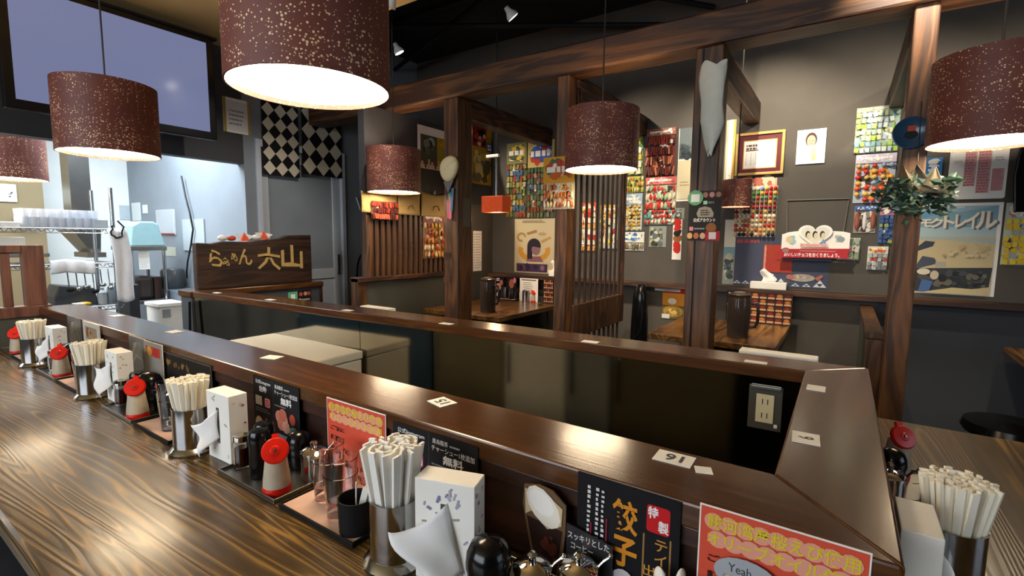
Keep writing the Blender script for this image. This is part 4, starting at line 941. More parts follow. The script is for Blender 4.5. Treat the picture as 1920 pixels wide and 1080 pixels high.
def toy_pack(label, box_, back, header, rows, cols, palette, shape='packet', hfrac=0.2, X=None, Y=YW - 0.003, hcols=('#d05040', '#e0c040'), seed=1, fill=0.82, t=0.010, name='toy_pack', cat='toy pack'):
    """hanging card of small sweets or toys: backing card, printed header, little goods in rows"""
    o, w, h = yrect(*box_, Y) if X is None else xrect(*box_, X)
    pr = Print(0.0004, 0.00012); hf = hfrac if header else 0
    pr.blobs(w*0.02, h*0.02, w*0.98, h*(1 - hf), list(palette) + [back, '#d8d2c4', '#3a3430'], 60, 0.13, seed + 40)
    if header:
        pr.rect(0, h*(1 - hfrac), w, h, header); pr.blobs(w*0.03, h*(1 - hfrac*0.97), w*0.97, h*0.995, list(hcols) + ['#e9e2d0'], 30, 0.26, seed); w > 0.15 and pr.lines(w*0.12, h*(1 - hfrac*0.62), w*0.88, h*(1 - hfrac*0.35), '#f4efe2', 1, 0.2, seed)
    s = sheet(name, label, cat, o, UX if X is None else UY, UZ, w, h, plain(back, 0.6), pr, 0.0015, 'packs hung on the walls')
    rg = random.Random(seed); H = h*(1 - hf); rows = max(rows, round(rows*1.35)); cols = max(cols, round(cols*1.3)); pw, ph = w/cols, H/rows
    for j in range(rows):
        for i in range(cols):
            if rg.random() < 0.1: continue
            c = palette[(j if rg.random() < 0.45 else rg.randrange(len(palette))) % len(palette)]
            k_ = rg.choice((0.62, 0.74, fill)); q = link('toy', piece(shape, pw*k_, ph*fill, t, c), s); q.location = (pw*(i + 0.5 + rg.uniform(-0.08, 0.08)), H - ph*(j + 0.5 + rg.uniform(-0.06, 0.06)), 0.0046); q.rotation_euler = (0, 0, rg.uniform(-0.3, 0.3) if shape != 'ball' else 0)
    return s
RED = '#b8281e'; GOLD = '#d8a63a'; GRN = '#4f7d3a'; CRM = '#e2d8b8'; BLU = '#3a5a94'; ORG = '#d9772a'; WHT = '#e9e6dc'; BRN = '#6a3d22'; PNK = '#d98a9a'; TEA = '#5a9a96'; BLK = '#1c1a1c'; YEL = '#e6c832'
# --- booth by the door
def woman(pr, w, h):
    pr.rect(0, 0, w, h, '#b3a684'); pr.rect(w*0.02, h*0.19, w*0.98, h*0.99, '#b8ad8e'); pr.lines(w*0.2, h*0.92, w*0.8, h*0.97, '#4d4438', 2, 0.4, 3)
    pr.ring(w*0.5, h*0.42, w*0.40, h*0.22, w*0.12, '#b8862f', 24, PI*0.9, PI*2.1); pr.ring(w*0.18, h*0.66, w*0.12, h*0.09, w*0.05, '#9a7c46', 16, 0, PI*1.6)
    pr.poly([(w*0.3, h*0.74), (w*0.55, h*0.80), (w*0.58, h*0.75), (w*0.34, h*0.70)], '#8f6f44'); pr.poly([(w*0.66, h*0.6), (w*0.9, h*0.68), (w*0.92, h*0.64), (w*0.7, h*0.55)], '#a98a52'); pr.ell(w*0.7, h*0.72, w*0.1, h*0.03, '#a0916a')
    pr.poly([(w*0.30, h*0.21), (w*0.74, h*0.21), (w*0.66, h*0.31), (w*0.36, h*0.31)], '#7a5560'); pr.ell(w*0.50, h*0.50, w*0.17, h*0.14, '#231c2a', 18); pr.rect(w*0.33, h*0.26, w*0.46, h*0.5, '#231c2a'); pr.ell(w*0.55, h*0.43, w*0.11, h*0.10, '#7d6266', 16); pr.poly([(w*0.38, h*0.5), (w*0.66, h*0.47), (w*0.64, h*0.57), (w*0.42, h*0.59)], '#231c2a')
    pr.rect(w*0.06, h*0.02, w*0.84, h*0.17, '#3d2a48'); pr.blobs(w*0.06, h*0.02, w*0.84, h*0.17, ['#5a3f60', '#2a1c30', '#7d5a6c'], 14, 0.5, 4); pr.rect(w*0.84, h*0.02, w*0.98, h*0.08, '#d9c9a0')
wall_sheet('wall_poster', 'tan poster of a dark haired figure amid golden swirls', 'poster', (965, 410, 1040, 512), 'paper', woman)
toy_pack('game card pack with coloured rows above the tan poster', (951, 268, 988, 408), '#46502c', '#7d7a4a', 7, 5, ['#9a8a4a', '#4a5f80', '#8a4034', '#a8a488', '#6d7440', '#8a7a3c'], 'packet', 0.28, seed=3, hcols=('#3c4a2c', '#d0b040', '#5a5a48'))
toy_pack('game pack with a blue and red ship header', (990, 264, 1040, 408), '#3a4030', '#c0a860', 7, 6, ['#4d6240', '#7d3a30', '#55684a', '#4a587a', '#5d4a30', '#8a8468'], 'packet', 0.34, seed=4, hcols=('#2a4a9a', '#b33a2a', '#3a5aa0'))
def notice(pr, w, h):
    pr.lines(w*0.05, h*0.05, w*0.95, h*0.95, '#8a9aa0', 14, 0.75, 5)
wall_sheet('notice_sheet', 'pale ruled notice hung on the grey side wall in the booth', 'notice', (887, 433, 903, 508), 'paper', notice, X=XP + 0.001)
# posters above the slatted brown screen
def poster_y(pr, w, h):
    pr.rect(0, 0, w, h, '#a8811f'); pr.rect(0, h*0.66, w*0.72, h, '#8a2a1c'); pr.blobs(0, h*0.66, w*0.72, h, ['#d8cfc0', '#1c1614', '#b33a20'], 26, 0.2, 2); pr.blobs(0, 0, w, h*0.62, ['#d8b428', '#4d4a30', '#c9b878', '#6d6448', '#b8a034'], 46, 0.22, 3); pr.rect(w*0.72, h*0.6, w, h*0.76, '#2a4a8a'); pr.lines(w*0.76, h*0.62, w*0.97, h*0.74, '#e2e2e2', 2, 0.3, 3); pr.rect(w*0.7, h*0.86, w*0.98, h*1.0, '#d8a01c')
wall_sheet('wall_poster', 'crowded yellow and red poster beside the post with the hat', 'poster', (885, 240, 921, 346), 'paper', poster_y, X=XP + 0.001)
def poster_w(pr, w, h):
    pr.rect(w*0.09, h*0.10, w*1.0, h*0.80, '#4a4a30'); pr.rect(w*0.09, h*0.12, w*0.62, h*0.78, '#4b4d3c'); pr.ell(w*0.45, h*0.64, w*0.12, h*0.12, '#9aa0a0'); pr.rect(w*0.64, h*0.12, w*1.0, h*0.80, '#9a8a24'); pr.blobs(w*0.1, h*0.3, w*0.6, h*0.75, ['#5d6048', '#2c2e24', '#7a7d68'], 14, 0.25, 5); pr.blobs(w*0.66, h*0.55, w*0.98, h*0.78, ['#b8641c', '#c9901c'], 6, 0.4, 2)
    for k in range(8): pr.rect(w*(0.10 + 0.11*k), h*0.02, w*(0.17 + 0.11*k), h*(0.17 + 0.03*(k % 3)), ['#d8d2c0', '#8a3a2a', '#c9b48a'][k % 3])
wall_sheet('wall_poster', 'old landscape poster with cream border above the slatted screen', 'poster', (783, 240, 838, 318), 'paper', poster_w, X=XP + 0.001)
def diamonds(pr, w, h):
    nx, ny = 3, max(3, int(3*h/w))
    for i in range(nx):
        for j in range(ny):
            cx, cy, a_, b_ = w*(i + 0.5)/nx, h*(j + 0.5)/ny, w/nx*0.5, h/ny*0.5
            pr.poly([(cx - a_, cy), (cx, cy - b_), (cx + a_, cy), (cx, cy + b_)], '#cfc6b0')
for (bx_, lab) in (((417, 92, 452, 158), 'black and cream diamond cloth beside the television'), ((492, 196, 560, 330), 'black and cream diamond cloth panel above the pale door'), ((566, 200, 640, 330), 'black and cream diamond cloth panel nearer the cream bags'), ):
    wall_sheet('diamond_cloth', lab, 'cloth', bx_, 'black_matte', diamonds, X=-3.9285 if bx_[0] > 480 else -3.9485, thick=0.001)
def pic(pr, w, h):
    pr.rect(w*0.1, h*0.06, w*0.9, h*0.92, '#d8d9dc'); pr.lines(w*0.2, h*0.2, w*0.8, h*0.7, '#8a8a90', 4, 0.6, 2); pr.rect(0, 0, w*0.1, h, '#a08a3a'); pr.rect(w*0.9, 0, w, h, '#a08a3a')
wall_sheet('framed_note', 'small framed note with gold edges below the diamond cloth', 'picture', (418, 186, 468, 250), 'paper', pic, X=-3.9485, thick=0.006)
# cloth bags hung in a row
def cloth_bag(label, y0, y1, z0, z1):
    b_ = empty('cloth_bag', label, 'bag', (XP + 0.012, (y0+y1)/2, z0)); w = (y1-y0)/2; h = z1 - z0
    def fn(u, v): return Vector((0.004*math.sin(u*9 + v*4) + 0.012*math.sin(PI*u)*(1 - v*0.6), -w + 2*w*u, h*v - 0.022*math.sin(PI*u)*v))
    g = MB().grid(fn, 14, 8).build('bag_cloth', 'cloth_tan', b_, smooth=80); so_ = g.modifiers.new('thickness', 'SOLIDIFY'); so_.thickness = 0.004; so_.offset = 0
    MB().tube([(0.017, -w*0.25, h*0.25), (0.018, -w*0.12, h*0.40), (0.018, 0.02, h*0.46), (0.018, w*0.2, h*0.40), (0.017, w*0.3, h*0.25)], 0.003, 6).build('motif', plain('#5a4a30'), b_)
    MB().tube([(0.0, -0.01, h*0.93), (0.01, 0.0, h*1.08), (0.0, 0.01, h*0.93)], 0.004, 6).build('loop', 'cloth_white', b_)
q0 = [at_x(x, 370, XP).y for x in (692, 744, 787, 836)]
cloth_bag('tan cloth bag hung beside the red skewer pack near the door', q0[0] - 0.08, q0[1] - 0.01, 1.465, 1.62)
cloth_bag('tan cloth bag hung under the drum lamp', q0[1], q0[2] - 0.012, 1.465, 1.64)
cloth_bag('tan cloth bag hung beside the post with the hat', q0[2] + 0.004, q0[3], 1.462, 1.665)
toy_pack('bundle of dark red skewers hung over the slats near the door', (696, 378, 744, 412), '#5a2c24', None, 2, 9, ['#8a2a22', '#4a1c18', '#b04a3a', '#3c1a16'], 'packet', X=XP + 0.03, seed=5, t=0.012)
toy_pack('pack of gold and red sweets in rows hung on the slats', (793, 400, 832, 484), '#8a6a50', '#8a5a64', 4, 5, ['#c9983a', '#b5802e', '#a03a2a', '#d8c49a', '#a5482a'], 'drop', 0.2, X=XP + 0.004, seed=6, t=0.014, hcols=('#a5505c', '#9a7a84'))
# straw hat with hanging ties on the thick post
p = at_y(841, 318, PF - 0.03)
ht = empty('straw_hat', 'small pale straw hat hung on the thick post', 'hat', p)
def hatf(u, v): 
    r = v; a = u*2*PI; return Vector((0.10*r*math.cos(a)*(0.85 + 0.15*math.cos(a)), -0.035*math.sqrt(max(0, 1 - r*r)), 0.082*r*math.sin(a) + 0.012*r*math.cos(a)))
g = MB().grid(hatf, 24, 8).build('crown', plain('#e6d7a8', 0.8), ht, smooth=80); g.rotation_euler = (0, -0.5, 0); sm_ = g.modifiers.new('thickness', 'SOLIDIFY'); sm_.thickness = 0.004
MB().add([(-0.045, -0.004, -0.08), (0.05, -0.004, -0.07), (0.0, -0.008, -0.16), (0.0, 0.004, -0.16)], [(0, 1, 2), (1, 0, 3), (0, 2, 3), (2, 1, 3)]).build('band_tail', plain('#7a7878'), ht)
p = at_y(845, 380, PF - 0.012)
for k, (c, dx, zt, zb) in enumerate((('#6a9a8a', -0.004, 0.13, 0.02), ('#b84a5a', -0.02, 0.02, -0.11), ('#c96a8a', 0.005, 0.03, -0.115), ('#4a7a9a', 0.016, 0.10, -0.06))):
    o = MB().box(-0.012, 0.012, -0.004, 0.004, zb, zt).build('ribbon', plain(c), bevel=0.003); o.location = (p.x + dx, p.y - 0.002*k, p.z); o.rotation_euler = (0, 0.06*(k - 1.5), 0); tag(o, ('green', 'red', 'pink', 'blue')[k] + ' ribbon hanging below the straw hat', 'ribbon')
wall_sheet('paper_scrap', 'torn tan paper scrap pinned on the thick post', 'paper', (868, 372, 882, 425), 'wrap_paper', None, X=-2.2355)
# orange sweets pack on the post of the screen
toy_pack('orange headed pack of striped sweets hung on the screen post', (1020, 294, 1078, 392), '#cfc6a8', '#d89a2a', 2, 7, ['#c9b06a', '#b5622a', '#d8ccb0', '#a5522a'], 'drop', 0.5, Y=PF - 0.002, seed=8, t=0.014, hcols=('#b3402a', '#3a6a4a', '#8a5a2a', '#c9622a'))

# --- wall behind and right of the slatted screen
toy_pack('green and cream pack half hidden behind the drum lamp', (1168, 242, 1206, 328), '#8a9a50', '#5a7a34', 3, 2, [CRM, '#c9b84a', WHT], 'packet', 0.4, seed=9)
toy_pack('red and white pack behind the slats of the tall screen', (1088, 380, 1118, 470), '#c9b8a0', '#b8503a', 5, 3, [RED, CRM, '#d8a050', WHT], 'packet', 0.2, seed=31)
toy_pack('yellow and white pack behind the slats of the tall screen', (1126, 384, 1158, 466), '#d8cfa8', '#c9a43a', 5, 3, [YEL, CRM, '#a8b8b0', RED], 'packet', 0.2, seed=32)
toy_pack('yellow green pack with two rows of small figures', (1168, 331, 1207, 361), '#b8b44a', None, 2, 7, [CRM, GRN, '#d8c060', '#c98a3a'], 'drop', seed=10)
toy_pack('cream pack with gold diamonds below the yellow green pack', (1168, 363, 1204, 432), '#c9d0c8', '#9ab0c0', 5, 3, [GOLD, '#c9a84a', '#d8c88a', '#a5843a'], 'ball', 0.3, seed=11, hcols=('#c0ccd4', '#8aa0b0', '#e0e0d8'))
toy_pack('small blue and white pack with brown fringe of sweets', (1168, 435, 1208, 470), '#cfd4cc', '#d8d8c8', 1, 8, ['#8a7a5c', '#b5a888', '#6d5c40'], 'drop', 0.55, seed=12, hcols=('#3a6ab0', '#6a94c8'))
toy_pack('pack of dark red long sweets leaning in a bunch', (1212, 241, 1267, 330), '#6a3028', '#8a5a4a', 3, 9, ['#7a2a22', '#4a2018', '#b0684a', '#5a3020'], 'packet', 0.15, seed=13, t=0.015, hcols=('#9a6a5a', '#b08a70'))
toy_pack('pink headed pack with red topped bottles in two rows', (1211, 332, 1268, 394), '#a8a08a', '#c96a64', 2, 6, [RED, '#c9beA0'.lower(), '#b8382c', '#9ab08a'], 'drop', 0.22, seed=14, t=0.013, hcols=('#e0a098', '#b84a44'))
toy_pack('pack of red and teal sweets below the red topped bottles', (1208, 392, 1266, 421), '#8a9a90', None, 2, 7, [RED, TEA, CRM, '#b8382c'], 'drop', seed=15, t=0.012)
def strip_pic(pr, w, h): pr.rect(0, 0, w, h, '#8a8f88'); pr.blobs(0, 0, w, h, ['#c9c4a8', '#5d6a70', '#3c4038', '#a8a080', '#b8b49a'], 40, 0.18, 4)
wall_sheet('photo_print', 'small faded photo print below the red bottle pack', 'photo', (1217, 424, 1249, 463), 'paper', strip_pic)
def red_strip(pr, w, h):
    pr.rect(0, 0, w, h, '#e0dcd2'); 
    for k, c in enumerate((RED, RED, '#8a5a30', BLK, RED, RED)): pr.blobs(0, h*(0.14 + 0.135*k), w, h*(0.27 + 0.135*k), [c], 4, 0.8, k)
wall_sheet('banner_strip', 'narrow white banner with red blotches on the back wall', 'banner', (1261, 410, 1278, 487), 'paper', red_strip)
wall_sheet('photo_print', 'small grey print above the red blotched banner', 'photo', (1262, 390, 1283, 411), 'paper', strip_pic)
def scroll(pr, w, h):
    pr.rect(w*0.04, h*0.58, w*0.96, h, '#5e6668'); pr.blobs(w*0.06, h*0.55, w*0.94, h*0.80, ['#2c3438', '#3c464a', '#485256'], 24, 0.3, 3); pr.rect(w*0.04, h*0.03, w*0.96, h*0.56, '#d8cca8'); pr.lines(w*0.2, h*0.2, w*0.8, h*0.28, '#a08a60', 2, 0.6, 3)
wall_sheet('hanging_scroll', 'tall cream hanging scroll with dark trees beside the post', 'scroll', (1271, 240, 1302, 377), 'paper', scroll)
def scroll2(pr, w, h): pr.rect(0, 0, w*0.25, h, '#a5a484'); pr.rect(w*0.75, 0, w, h, '#c9a44a'); pr.lines(w*0.35, h*0.1, w*0.6, h*0.9, '#b0b4b4', 20, 0.6, 3)
wall_sheet('hanging_scroll', 'narrow white paper scroll between the post and the certificate', 'scroll', (1360, 225, 1378, 343), 'paper', scroll2)
def strip2(pr, w, h): pr.rect(0, h*0.58, w, h, '#d2cfc4'); pr.rect(0, h*0.42, w, h*0.58, '#7aa0ac'); pr.rect(0, 0, w, h*0.45, '#8f958e'); pr.blobs(0, h*0.06, w, h*0.5, ['#5d6a6a', '#b0b0a0', '#3c4a50', '#c9c4b0'], 34, 0.35, 4)
wall_sheet('photo_strip', 'tall narrow landscape photo strip beside the menu sheet post', 'photo', (1357, 412, 1378, 533), 'paper', strip2)
# black menu sheet tied on the post
def menu_sheet(pr, w, h):
    pr.rect(0, 0, w, h, '#1d1c1c'); pr.rect(0, h*0.86, w, h*0.98, '#3a2420')
    for k in range(3): pr.ell(w*(0.5 + 0.2*k), h*0.92, w*0.08, h*0.055, ['#a5786a', '#b98a80', '#9a7060'][k], 12)
    pr.poly([(w*0.30, h*0.47), (w*0.25, h*0.55), (w*0.32, h*0.66), (w*0.50, h*0.69), (w*0.68, h*0.66), (w*0.78, h*0.55), (w*0.76, h*0.47)], '#9c9688'); pr.lines(w*0.38, h*0.50, w*0.66, h*0.63, '#24211e', 3, 0.45, 3)
    pr.text('公式アカウント', w*0.16, h*0.375, w*0.84, h*0.455, '#eeece6', 0.03)
    pr.rect(w*0.45, h*0.73, w*0.57, h*0.80, '#a9d8b0'); pr.lines(w*0.6, h*0.74, w*0.84, h*0.79, '#77777a', 1, 0.2, 2); pr.ell(w*0.72, h*0.26, w*0.16, h*0.10, '#8a5a30'); pr.rect(w*0.05, h*0.2, w*0.17, h*0.28, '#d88a98'); pr.lines(w*0.2, h*0.22, w*0.58, h*0.26, '#9a9aa0', 1, 0.3, 5)
    for k, c in enumerate(('#d8a86a', '#b86a44', '#d0a888')): pr.ell(w*(0.07 + 0.2*k), h*0.095, w*0.085, h*0.065, c, 12)
    pr.rect(w*0.55, 0, w, h*0.19, '#9a1f24'); pr.rect(w*0.66, h*0.03, w*0.88, h*0.17, '#c9c9cc')
wall_sheet('menu_sheet', 'black laminated menu sheet with red corner tied on the post', 'sign', (1291, 358, 1352, 451), 'black_matte', menu_sheet, Y=PF - 0.002, thick=0.001)
p = at_y(1304, 371, PF - 0.006); pr = Print(); pr.z = 0.0014; pr.rect(-0.021, -0.021, 0.021, 0.018, '#dfe6e2')
o = MB().prism([(0.038*math.cos(a*PI/12), 0.038*math.sin(a*PI/12) + (0.0 if a else 0)) for a in range(24)], 0, 0.001).build('round_sticker', plain('#5fa070')); frame(o, p, UX, UZ); pr.build('print', 'ink', o); tag(o, 'round green sticker on the corner of the black menu sheet', 'sticker')
# white plastic bag hung high on the same post
p = at_y(1336, 180, PF - 0.03)
def bagf(u, v):
    a = u*2*PI; r = 0.062*(1 - 0.8*max(0, 0.35 - v)/0.35)*(0.9 + 0.1*math.sin(v*9))
    return Vector((r*math.cos(a)*(1 + 0.12*math.sin(3*a + v*6)), -0.0 + 0.4*r*math.sin(a), -0.27 + 0.42*v + 0.02*math.sin(a*2)))
o = MB().grid(bagf, 18, 12).build('plastic_bag', plain('#d8dccf', 0.4), smooth=80); o.location = p; tag(o, 'crumpled pale plastic bag hung high on the menu sheet post', 'bag')
# framed certificate
o_, w_, h_ = yrect(1380, 248, 1471, 328, YW - 0.002)
fr = empty('framed_certificate', 'gold framed certificate with maroon mat and white sheet', 'frame', (o_.x, YW - 0.001, o_.z))
def fbox(x0, x1, z0, z1, t0, t1, nm, m_): return MB().box(x0, x1, -t1, -t0, z0, z1).build(nm, m_, fr, bevel=0.001)
f_ = 0.018
MB().box(0, w_, -0.022, -0.001, 0, f_).box(0, w_, -0.022, -0.001, h_ - f_, h_).box(0, f_, -0.022, -0.001, f_, h_ - f_).box(w_ - f_, w_, -0.022, -0.001, f_, h_ - f_).build('frame_moulding', plain('#c9a25a', 0.35), fr, bevel=0.002)
fbox(f_, w_ - f_, f_, h_ - f_, 0.001, 0.010, 'mat_board', plain('#5a1420')); pr = Print()
x0, x1, y0, y1 = w_*0.18, w_*0.83, h_*0.17, h_*0.80
pr.rect(x0 - 0.006, y0 - 0.006, x1 + 0.006, y1 + 0.006, '#c9a44a'); pr.rect(x0, y0, x1, y1, '#e9e6e0'); pr.lines(x0 + w_*0.04, y0 + h_*0.42, x0 + w_*0.28, y0 + h_*0.56, '#5a4038', 2, 0.3, 3); pr.rect(x0 + w_*0.03, y0 + h_*0.40, x0 + w_*0.30, y0 + h_*0.425, '#6a2a2a')
for k in range(6): pr.lines(x0 + w_*(0.04 + 0.10*k), y0 + h_*0.06, x0 + w_*(0.055 + 0.10*k), y0 + h_*(0.36 + 0.2*(k > 2)), '#a8a49c', 8, 0.3, k)
po = pr.build('print', 'ink', fr); po.matrix_local = Matrix(((1, 0, 0, 0), (0, 0, -1, -0.010), (0, 1, 0, 0), (0, 0, 0, 1)))
# board of little balls in rows
o_, w_, h_ = yrect(1378, 350, 1456, 444, YW - 0.002)
cb = sheet('ball_board', 'board of small coloured balls in many rows below the certificate', 'toy pack', o_, UX, UZ, w_, h_, plain('#d8d2bc'), None, 0.004)
rg = random.Random(3); nx, ny = 10, 11; FB = 0.97
rowsc = [['#d8d2bc', RED, '#d8b84a', '#6a9ac0'], [RED, GRN, '#d8a62a'], ['#4a7a4a', '#c9c0a8', RED], ['#d8a62a', BRN], [RED, '#8a2018'], [BRN, '#c9a04a', '#3a2a20'], [RED, '#c94a2a', '#e0d0b0'], ['#d8c49a', '#b8743a'], ['#b83a2a', '#d8c8a8'], ['#d8a050', '#a54a2a'], ['#c9b48a', BLK, '#b8602a']]
for j in range(ny):
    for i in range(nx):
        q = link('ball', piece('ball', w_/nx*FB, h_/ny*FB, 0.024, rg.choice(rowsc[j])), cb); q.location = (w_*(i + 0.5)/nx, h_*(1 - (j + 0.5)/ny), 0.004)
o2, w2, h2 = yrect(1380, 335, 1457, 351, YW - 0.002); pr = Print(); pr.rect(0, 0, w2, h2, '#c9a890'); pr.blobs(0, 0, w2, h2, ['#b86a54', '#d8c8a8', '#a54a3a', '#e0d8c8'], 16, 0.7, 3); pr.build('header', 'ink', cb).location = (o2.x - o_.x, o2.z - o_.z, 0.001)
# drawn portrait
def portrait(pr, w, h):
    pr.ell(w*0.5, h*0.70, w*0.20, h*0.21, '#4a3028', 18); pr.ell(w*0.5, h*0.66, w*0.155, h*0.17, '#c9a08c', 18); pr.ell(w*0.44, h*0.67, w*0.02, h*0.01, '#3c2a24', 8); pr.ell(w*0.56, h*0.67, w*0.02, h*0.01, '#3c2a24', 8); pr.rect(w*0.46, h*0.59, w*0.54, h*0.60, '#a8605a')
    pr.ell(w*0.35, h*0.25, w*0.12, h*0.12, '#d8dcd4'); pr.ell(w*0.6, h*0.35, w*0.1, h*0.13, '#b8c8a0'); pr.ell(w*0.62, h*0.18, w*0.09, h*0.10, '#a9bc90'); pr.poly([(w*0.3, h*0.44), (w*0.7, h*0.44), (w*0.62, h*0.52), (w*0.38, h*0.52)], '#d9d6d0')
wall_sheet('portrait_drawing', 'drawing of a smiling brown haired figure on white board', 'picture', (1494, 243, 1548, 307), 'card_white', portrait, thick=0.008)
# toy packs left of the bouquet post
toy_pack('bulging pack of blue and green toys high on the wall', (1604, 200, 1686, 286), '#a8b8a0', '#b0b8a8', 5, 6, ['#8aa88a', '#c9d0c8', '#9ab84a', '#a8b8c8', '#c9c890', '#7aa0b0'], 'packet', 0.1, seed=17, t=0.016)
toy_pack('pack of orange and red toy figures in four columns', (1602, 289, 1678, 380), '#a8b0b8', '#c0b8c8', 5, 4, [GOLD, RED, '#c9a860', '#8a9aa8', '#d8582a'], 'drop', 0.18, seed=18, t=0.018, hcols=('#b8a8c8', '#d8d0d8'))
# pair of little sandals in a bag
sn = toy_pack('pack with a pair of small sandals', (1601, 386, 1643, 437), '#8a8478', '#4a6ab0', 1, 2, ['#8a4a34', '#d0ccc4'], 'ball', 0.16, seed=19, hcols=('#3a5a9a', '#c9d0d8'))
toy_pack('narrow blue pack hanging next to the small sandals', (1648, 383, 1676, 456), '#3a5a8a', '#b87a80', 5, 2, [BLU, '#2c4a7a', '#8a9a4a', '#4a6a9a'], 'packet', 0.28, seed=20, hcols=('#d8b0a8', '#4a5a8a'))
toy_pack('small white pack with grey printed toys beside the bouquet post', (1626, 462, 1664, 506), '#c9c9c0', '#d0d0c8', 3, 3, ['#8a8a88', '#b33a30', '#a8b0a8', '#6a6a70'], 'packet', 0.3, seed=33)
toy_pack('crumpled green and white pack behind the heart sign', (1570, 446, 1612, 487), '#c4c8b4', None, 2, 3, ['#9aac8a', '#c9c4ac', '#8a946a'], 'packet', seed=22)
# wire holder outline
o_, w_, h_ = yrect(1474, 374, 1590, 440, YW - 0.006)
MBw = MB().tube([(o_.x + 0.012, o_.y, o_.z), (o_.x, o_.y, o_.z + h_), (o_.x + w_, o_.y, o_.z + h_), (o_.x + w_ - 0.02, o_.y, o_.z)], 0.0035, 6)
o = MBw.build('wire_holder', plain('#7a7466', 0.3)); tag(o, 'thin wire holder fixed on the wall above the heart sign', 'holder')
# blue hanging cloth with triangles and a fish, and the red sheet on it
def blue_cloth(pr, w, h):
    for cx, big in ((0.055, 0), (0.15, 0), (0.30, 0), (0.42, 0), (0.53, 1), (0.68, 0), (0.79, 0), (0.92, 1)):
        s_ = w*(0.045 if not big else 0.065); hh = h*(0.045 if not big else 0.10)
        pr.poly([(w*cx - s_, h*0.03), (w*cx + s_, h*0.03), (w*cx, h*0.03 + hh*1.4)], '#cfd2da')
        pr.poly([(w*cx - s_*0.5, h*0.03 + hh*0.7), (w*cx + s_*0.5, h*0.03 + hh*0.7), (w*cx, h*0.03 + hh*0.1)], '#3a4056')
    pr.lines(w*0.03, h*0.86, w*0.34, h*0.95, '#a0484a', 1, 0.2, 6)
    pr.ell(w*0.74, h*0.20, w*0.13, h*0.075, '#a8a494', 18); pr.blobs(w*0.63, h*0.14, w*0.85, h*0.27, ['#b8867a', '#c9c0a0', '#8aa08a', '#9aa4b4', '#a87464'], 16, 0.3, 6); pr.ell(w*0.62, h*0.21, w*0.04, h*0.05, '#b06a60'); pr.poly([(w*0.86, h*0.2), (w*0.93, h*0.28), (w*0.95, h*0.24), (w*0.90, h*0.15)], '#a8685c')
wall_sheet('hanging_cloth', 'slate blue cloth with white triangles and a patchwork fish', 'cloth', (1375, 444, 1556, 538), plain('#454b60', 0.8), blue_cloth, Y=YW - 0.0012)
def red_sheet(pr, w, h): pr.rect(w*0.03, h*0.02, w*0.09, h*0.98, '#c9705c'); pr.lines(w*0.03, h*0.05, w*0.10, h*0.95, '#d8b0a4', 12, 0.4, 3); pr.poly([(w*0.45, h*0.45), (w*0.7, h*0.52), (w*0.68, h*0.48), (w*0.5, h*0.42)], '#7a2a20')
wall_sheet('red_sheet', 'plain red printed sheet pinned on the slate blue cloth', 'poster', (1431, 459, 1486, 511), plain('#a83a2a', 0.7), red_sheet, Y=YW - 0.004)
# heart shaped shop card with red ribbon
o_, w_, h_ = yrect(1462, 416, 1598, 486, YW - 0.045)
hs = empty('heart_sign', 'white heart shaped sweets sign with a red ribbon banner', 'sign', o_)
Qh = Matrix(((1, 0, 0, 0), (0, 0, -1, 0), (0, 1, 0, 0), (0, 0, 0, 1)))
body = [(w_*0.03, h_*0.25), (w_*0.97, h_*0.25), (w_*0.97, h_*0.70), (w_*0.88, h_*0.74), (w_*0.72, h_*0.76), (w_*0.28, h_*0.76), (w_*0.12, h_*0.72), (w_*0.03, h_*0.66)]
MB().prism(body, -0.002, 0.002, mtx=Qh).build('card', 'card_white', hs)
hp = []
for k in range(40):
    t = 2*PI*k/40; hp.append((w_*0.5 + w_*0.225*(math.sin(t)**3)*1.05, h_*0.66 + h_*0.034*(13*math.cos(t) - 5*math.cos(2*t) - 2*math.cos(3*t) - math.cos(4*t))*0.62))
MB().prism(hp, 0.002, 0.012, mtx=Qh).build('heart_rim', 'card_white', hs)
cx_, cy_ = w_*0.5, h_*0.64
pr = Print(); pr.z = 0.0125; pr.poly([(cx_ + (x - cx_)*0.84, cy_ + (y - cy_)*0.84) for x, y in hp], '#d9d8cc')
for x, c in ((0.40, '#3c4034'), (0.50, '#2c2a2a'), (0.60, '#3a3a44')): pr.ell(w_*x, h_*0.66, w_*0.035, h_*0.10, c, 12); pr.ell(w_*(x + 0.012), h_*0.62, w_*0.028, h_*0.09, '#d8c9a0', 12)
pr.ell(w_*0.62, h_*0.47, w_*0.025, h_*0.06, '#6a9ac8'); pr.rect(w_*0.30, h_*0.33, w_*0.68, h_*0.42, '#e4b8ac'); pr.text('St. Valentine Day', w_*0.31, h_*0.335, w_*0.67, h_*0.405, '#b33a34', 0.0)
po = pr.build('print', 'ink', hs); po.matrix_local = Qh
pr = Print(); pr.z = 0.0022; pr.blobs(w_*0.05, h_*0.35, w_*0.25, h_*0.66, ['#d8d88a', '#a8c0c8', '#d8c89a'], 6, 0.3, 2); pr.blobs(w_*0.76, h_*0.4, w_*0.95, h_*0.7, ['#b8c8a0', '#8a9aa4', '#c9d0b0'], 6, 0.3, 3); po = pr.build('print', 'ink', hs); po.matrix_local = Qh
rb_ = [(0, 0.02*h_), (w_*0.98, h_*0.04), (w_*0.95, h_*0.16), (w_, h_*0.30), (0.0, h_*0.26)]
MB().prism(rb_, 0.013, 0.016, mtx=Qh).build('ribbon', plain('#b01c22'), hs)
MB().box(0.02, w_*0.75, 0.0, 0.04, -0.012, 0.0).build('base_shelf', plain('#1c2438'), hs)
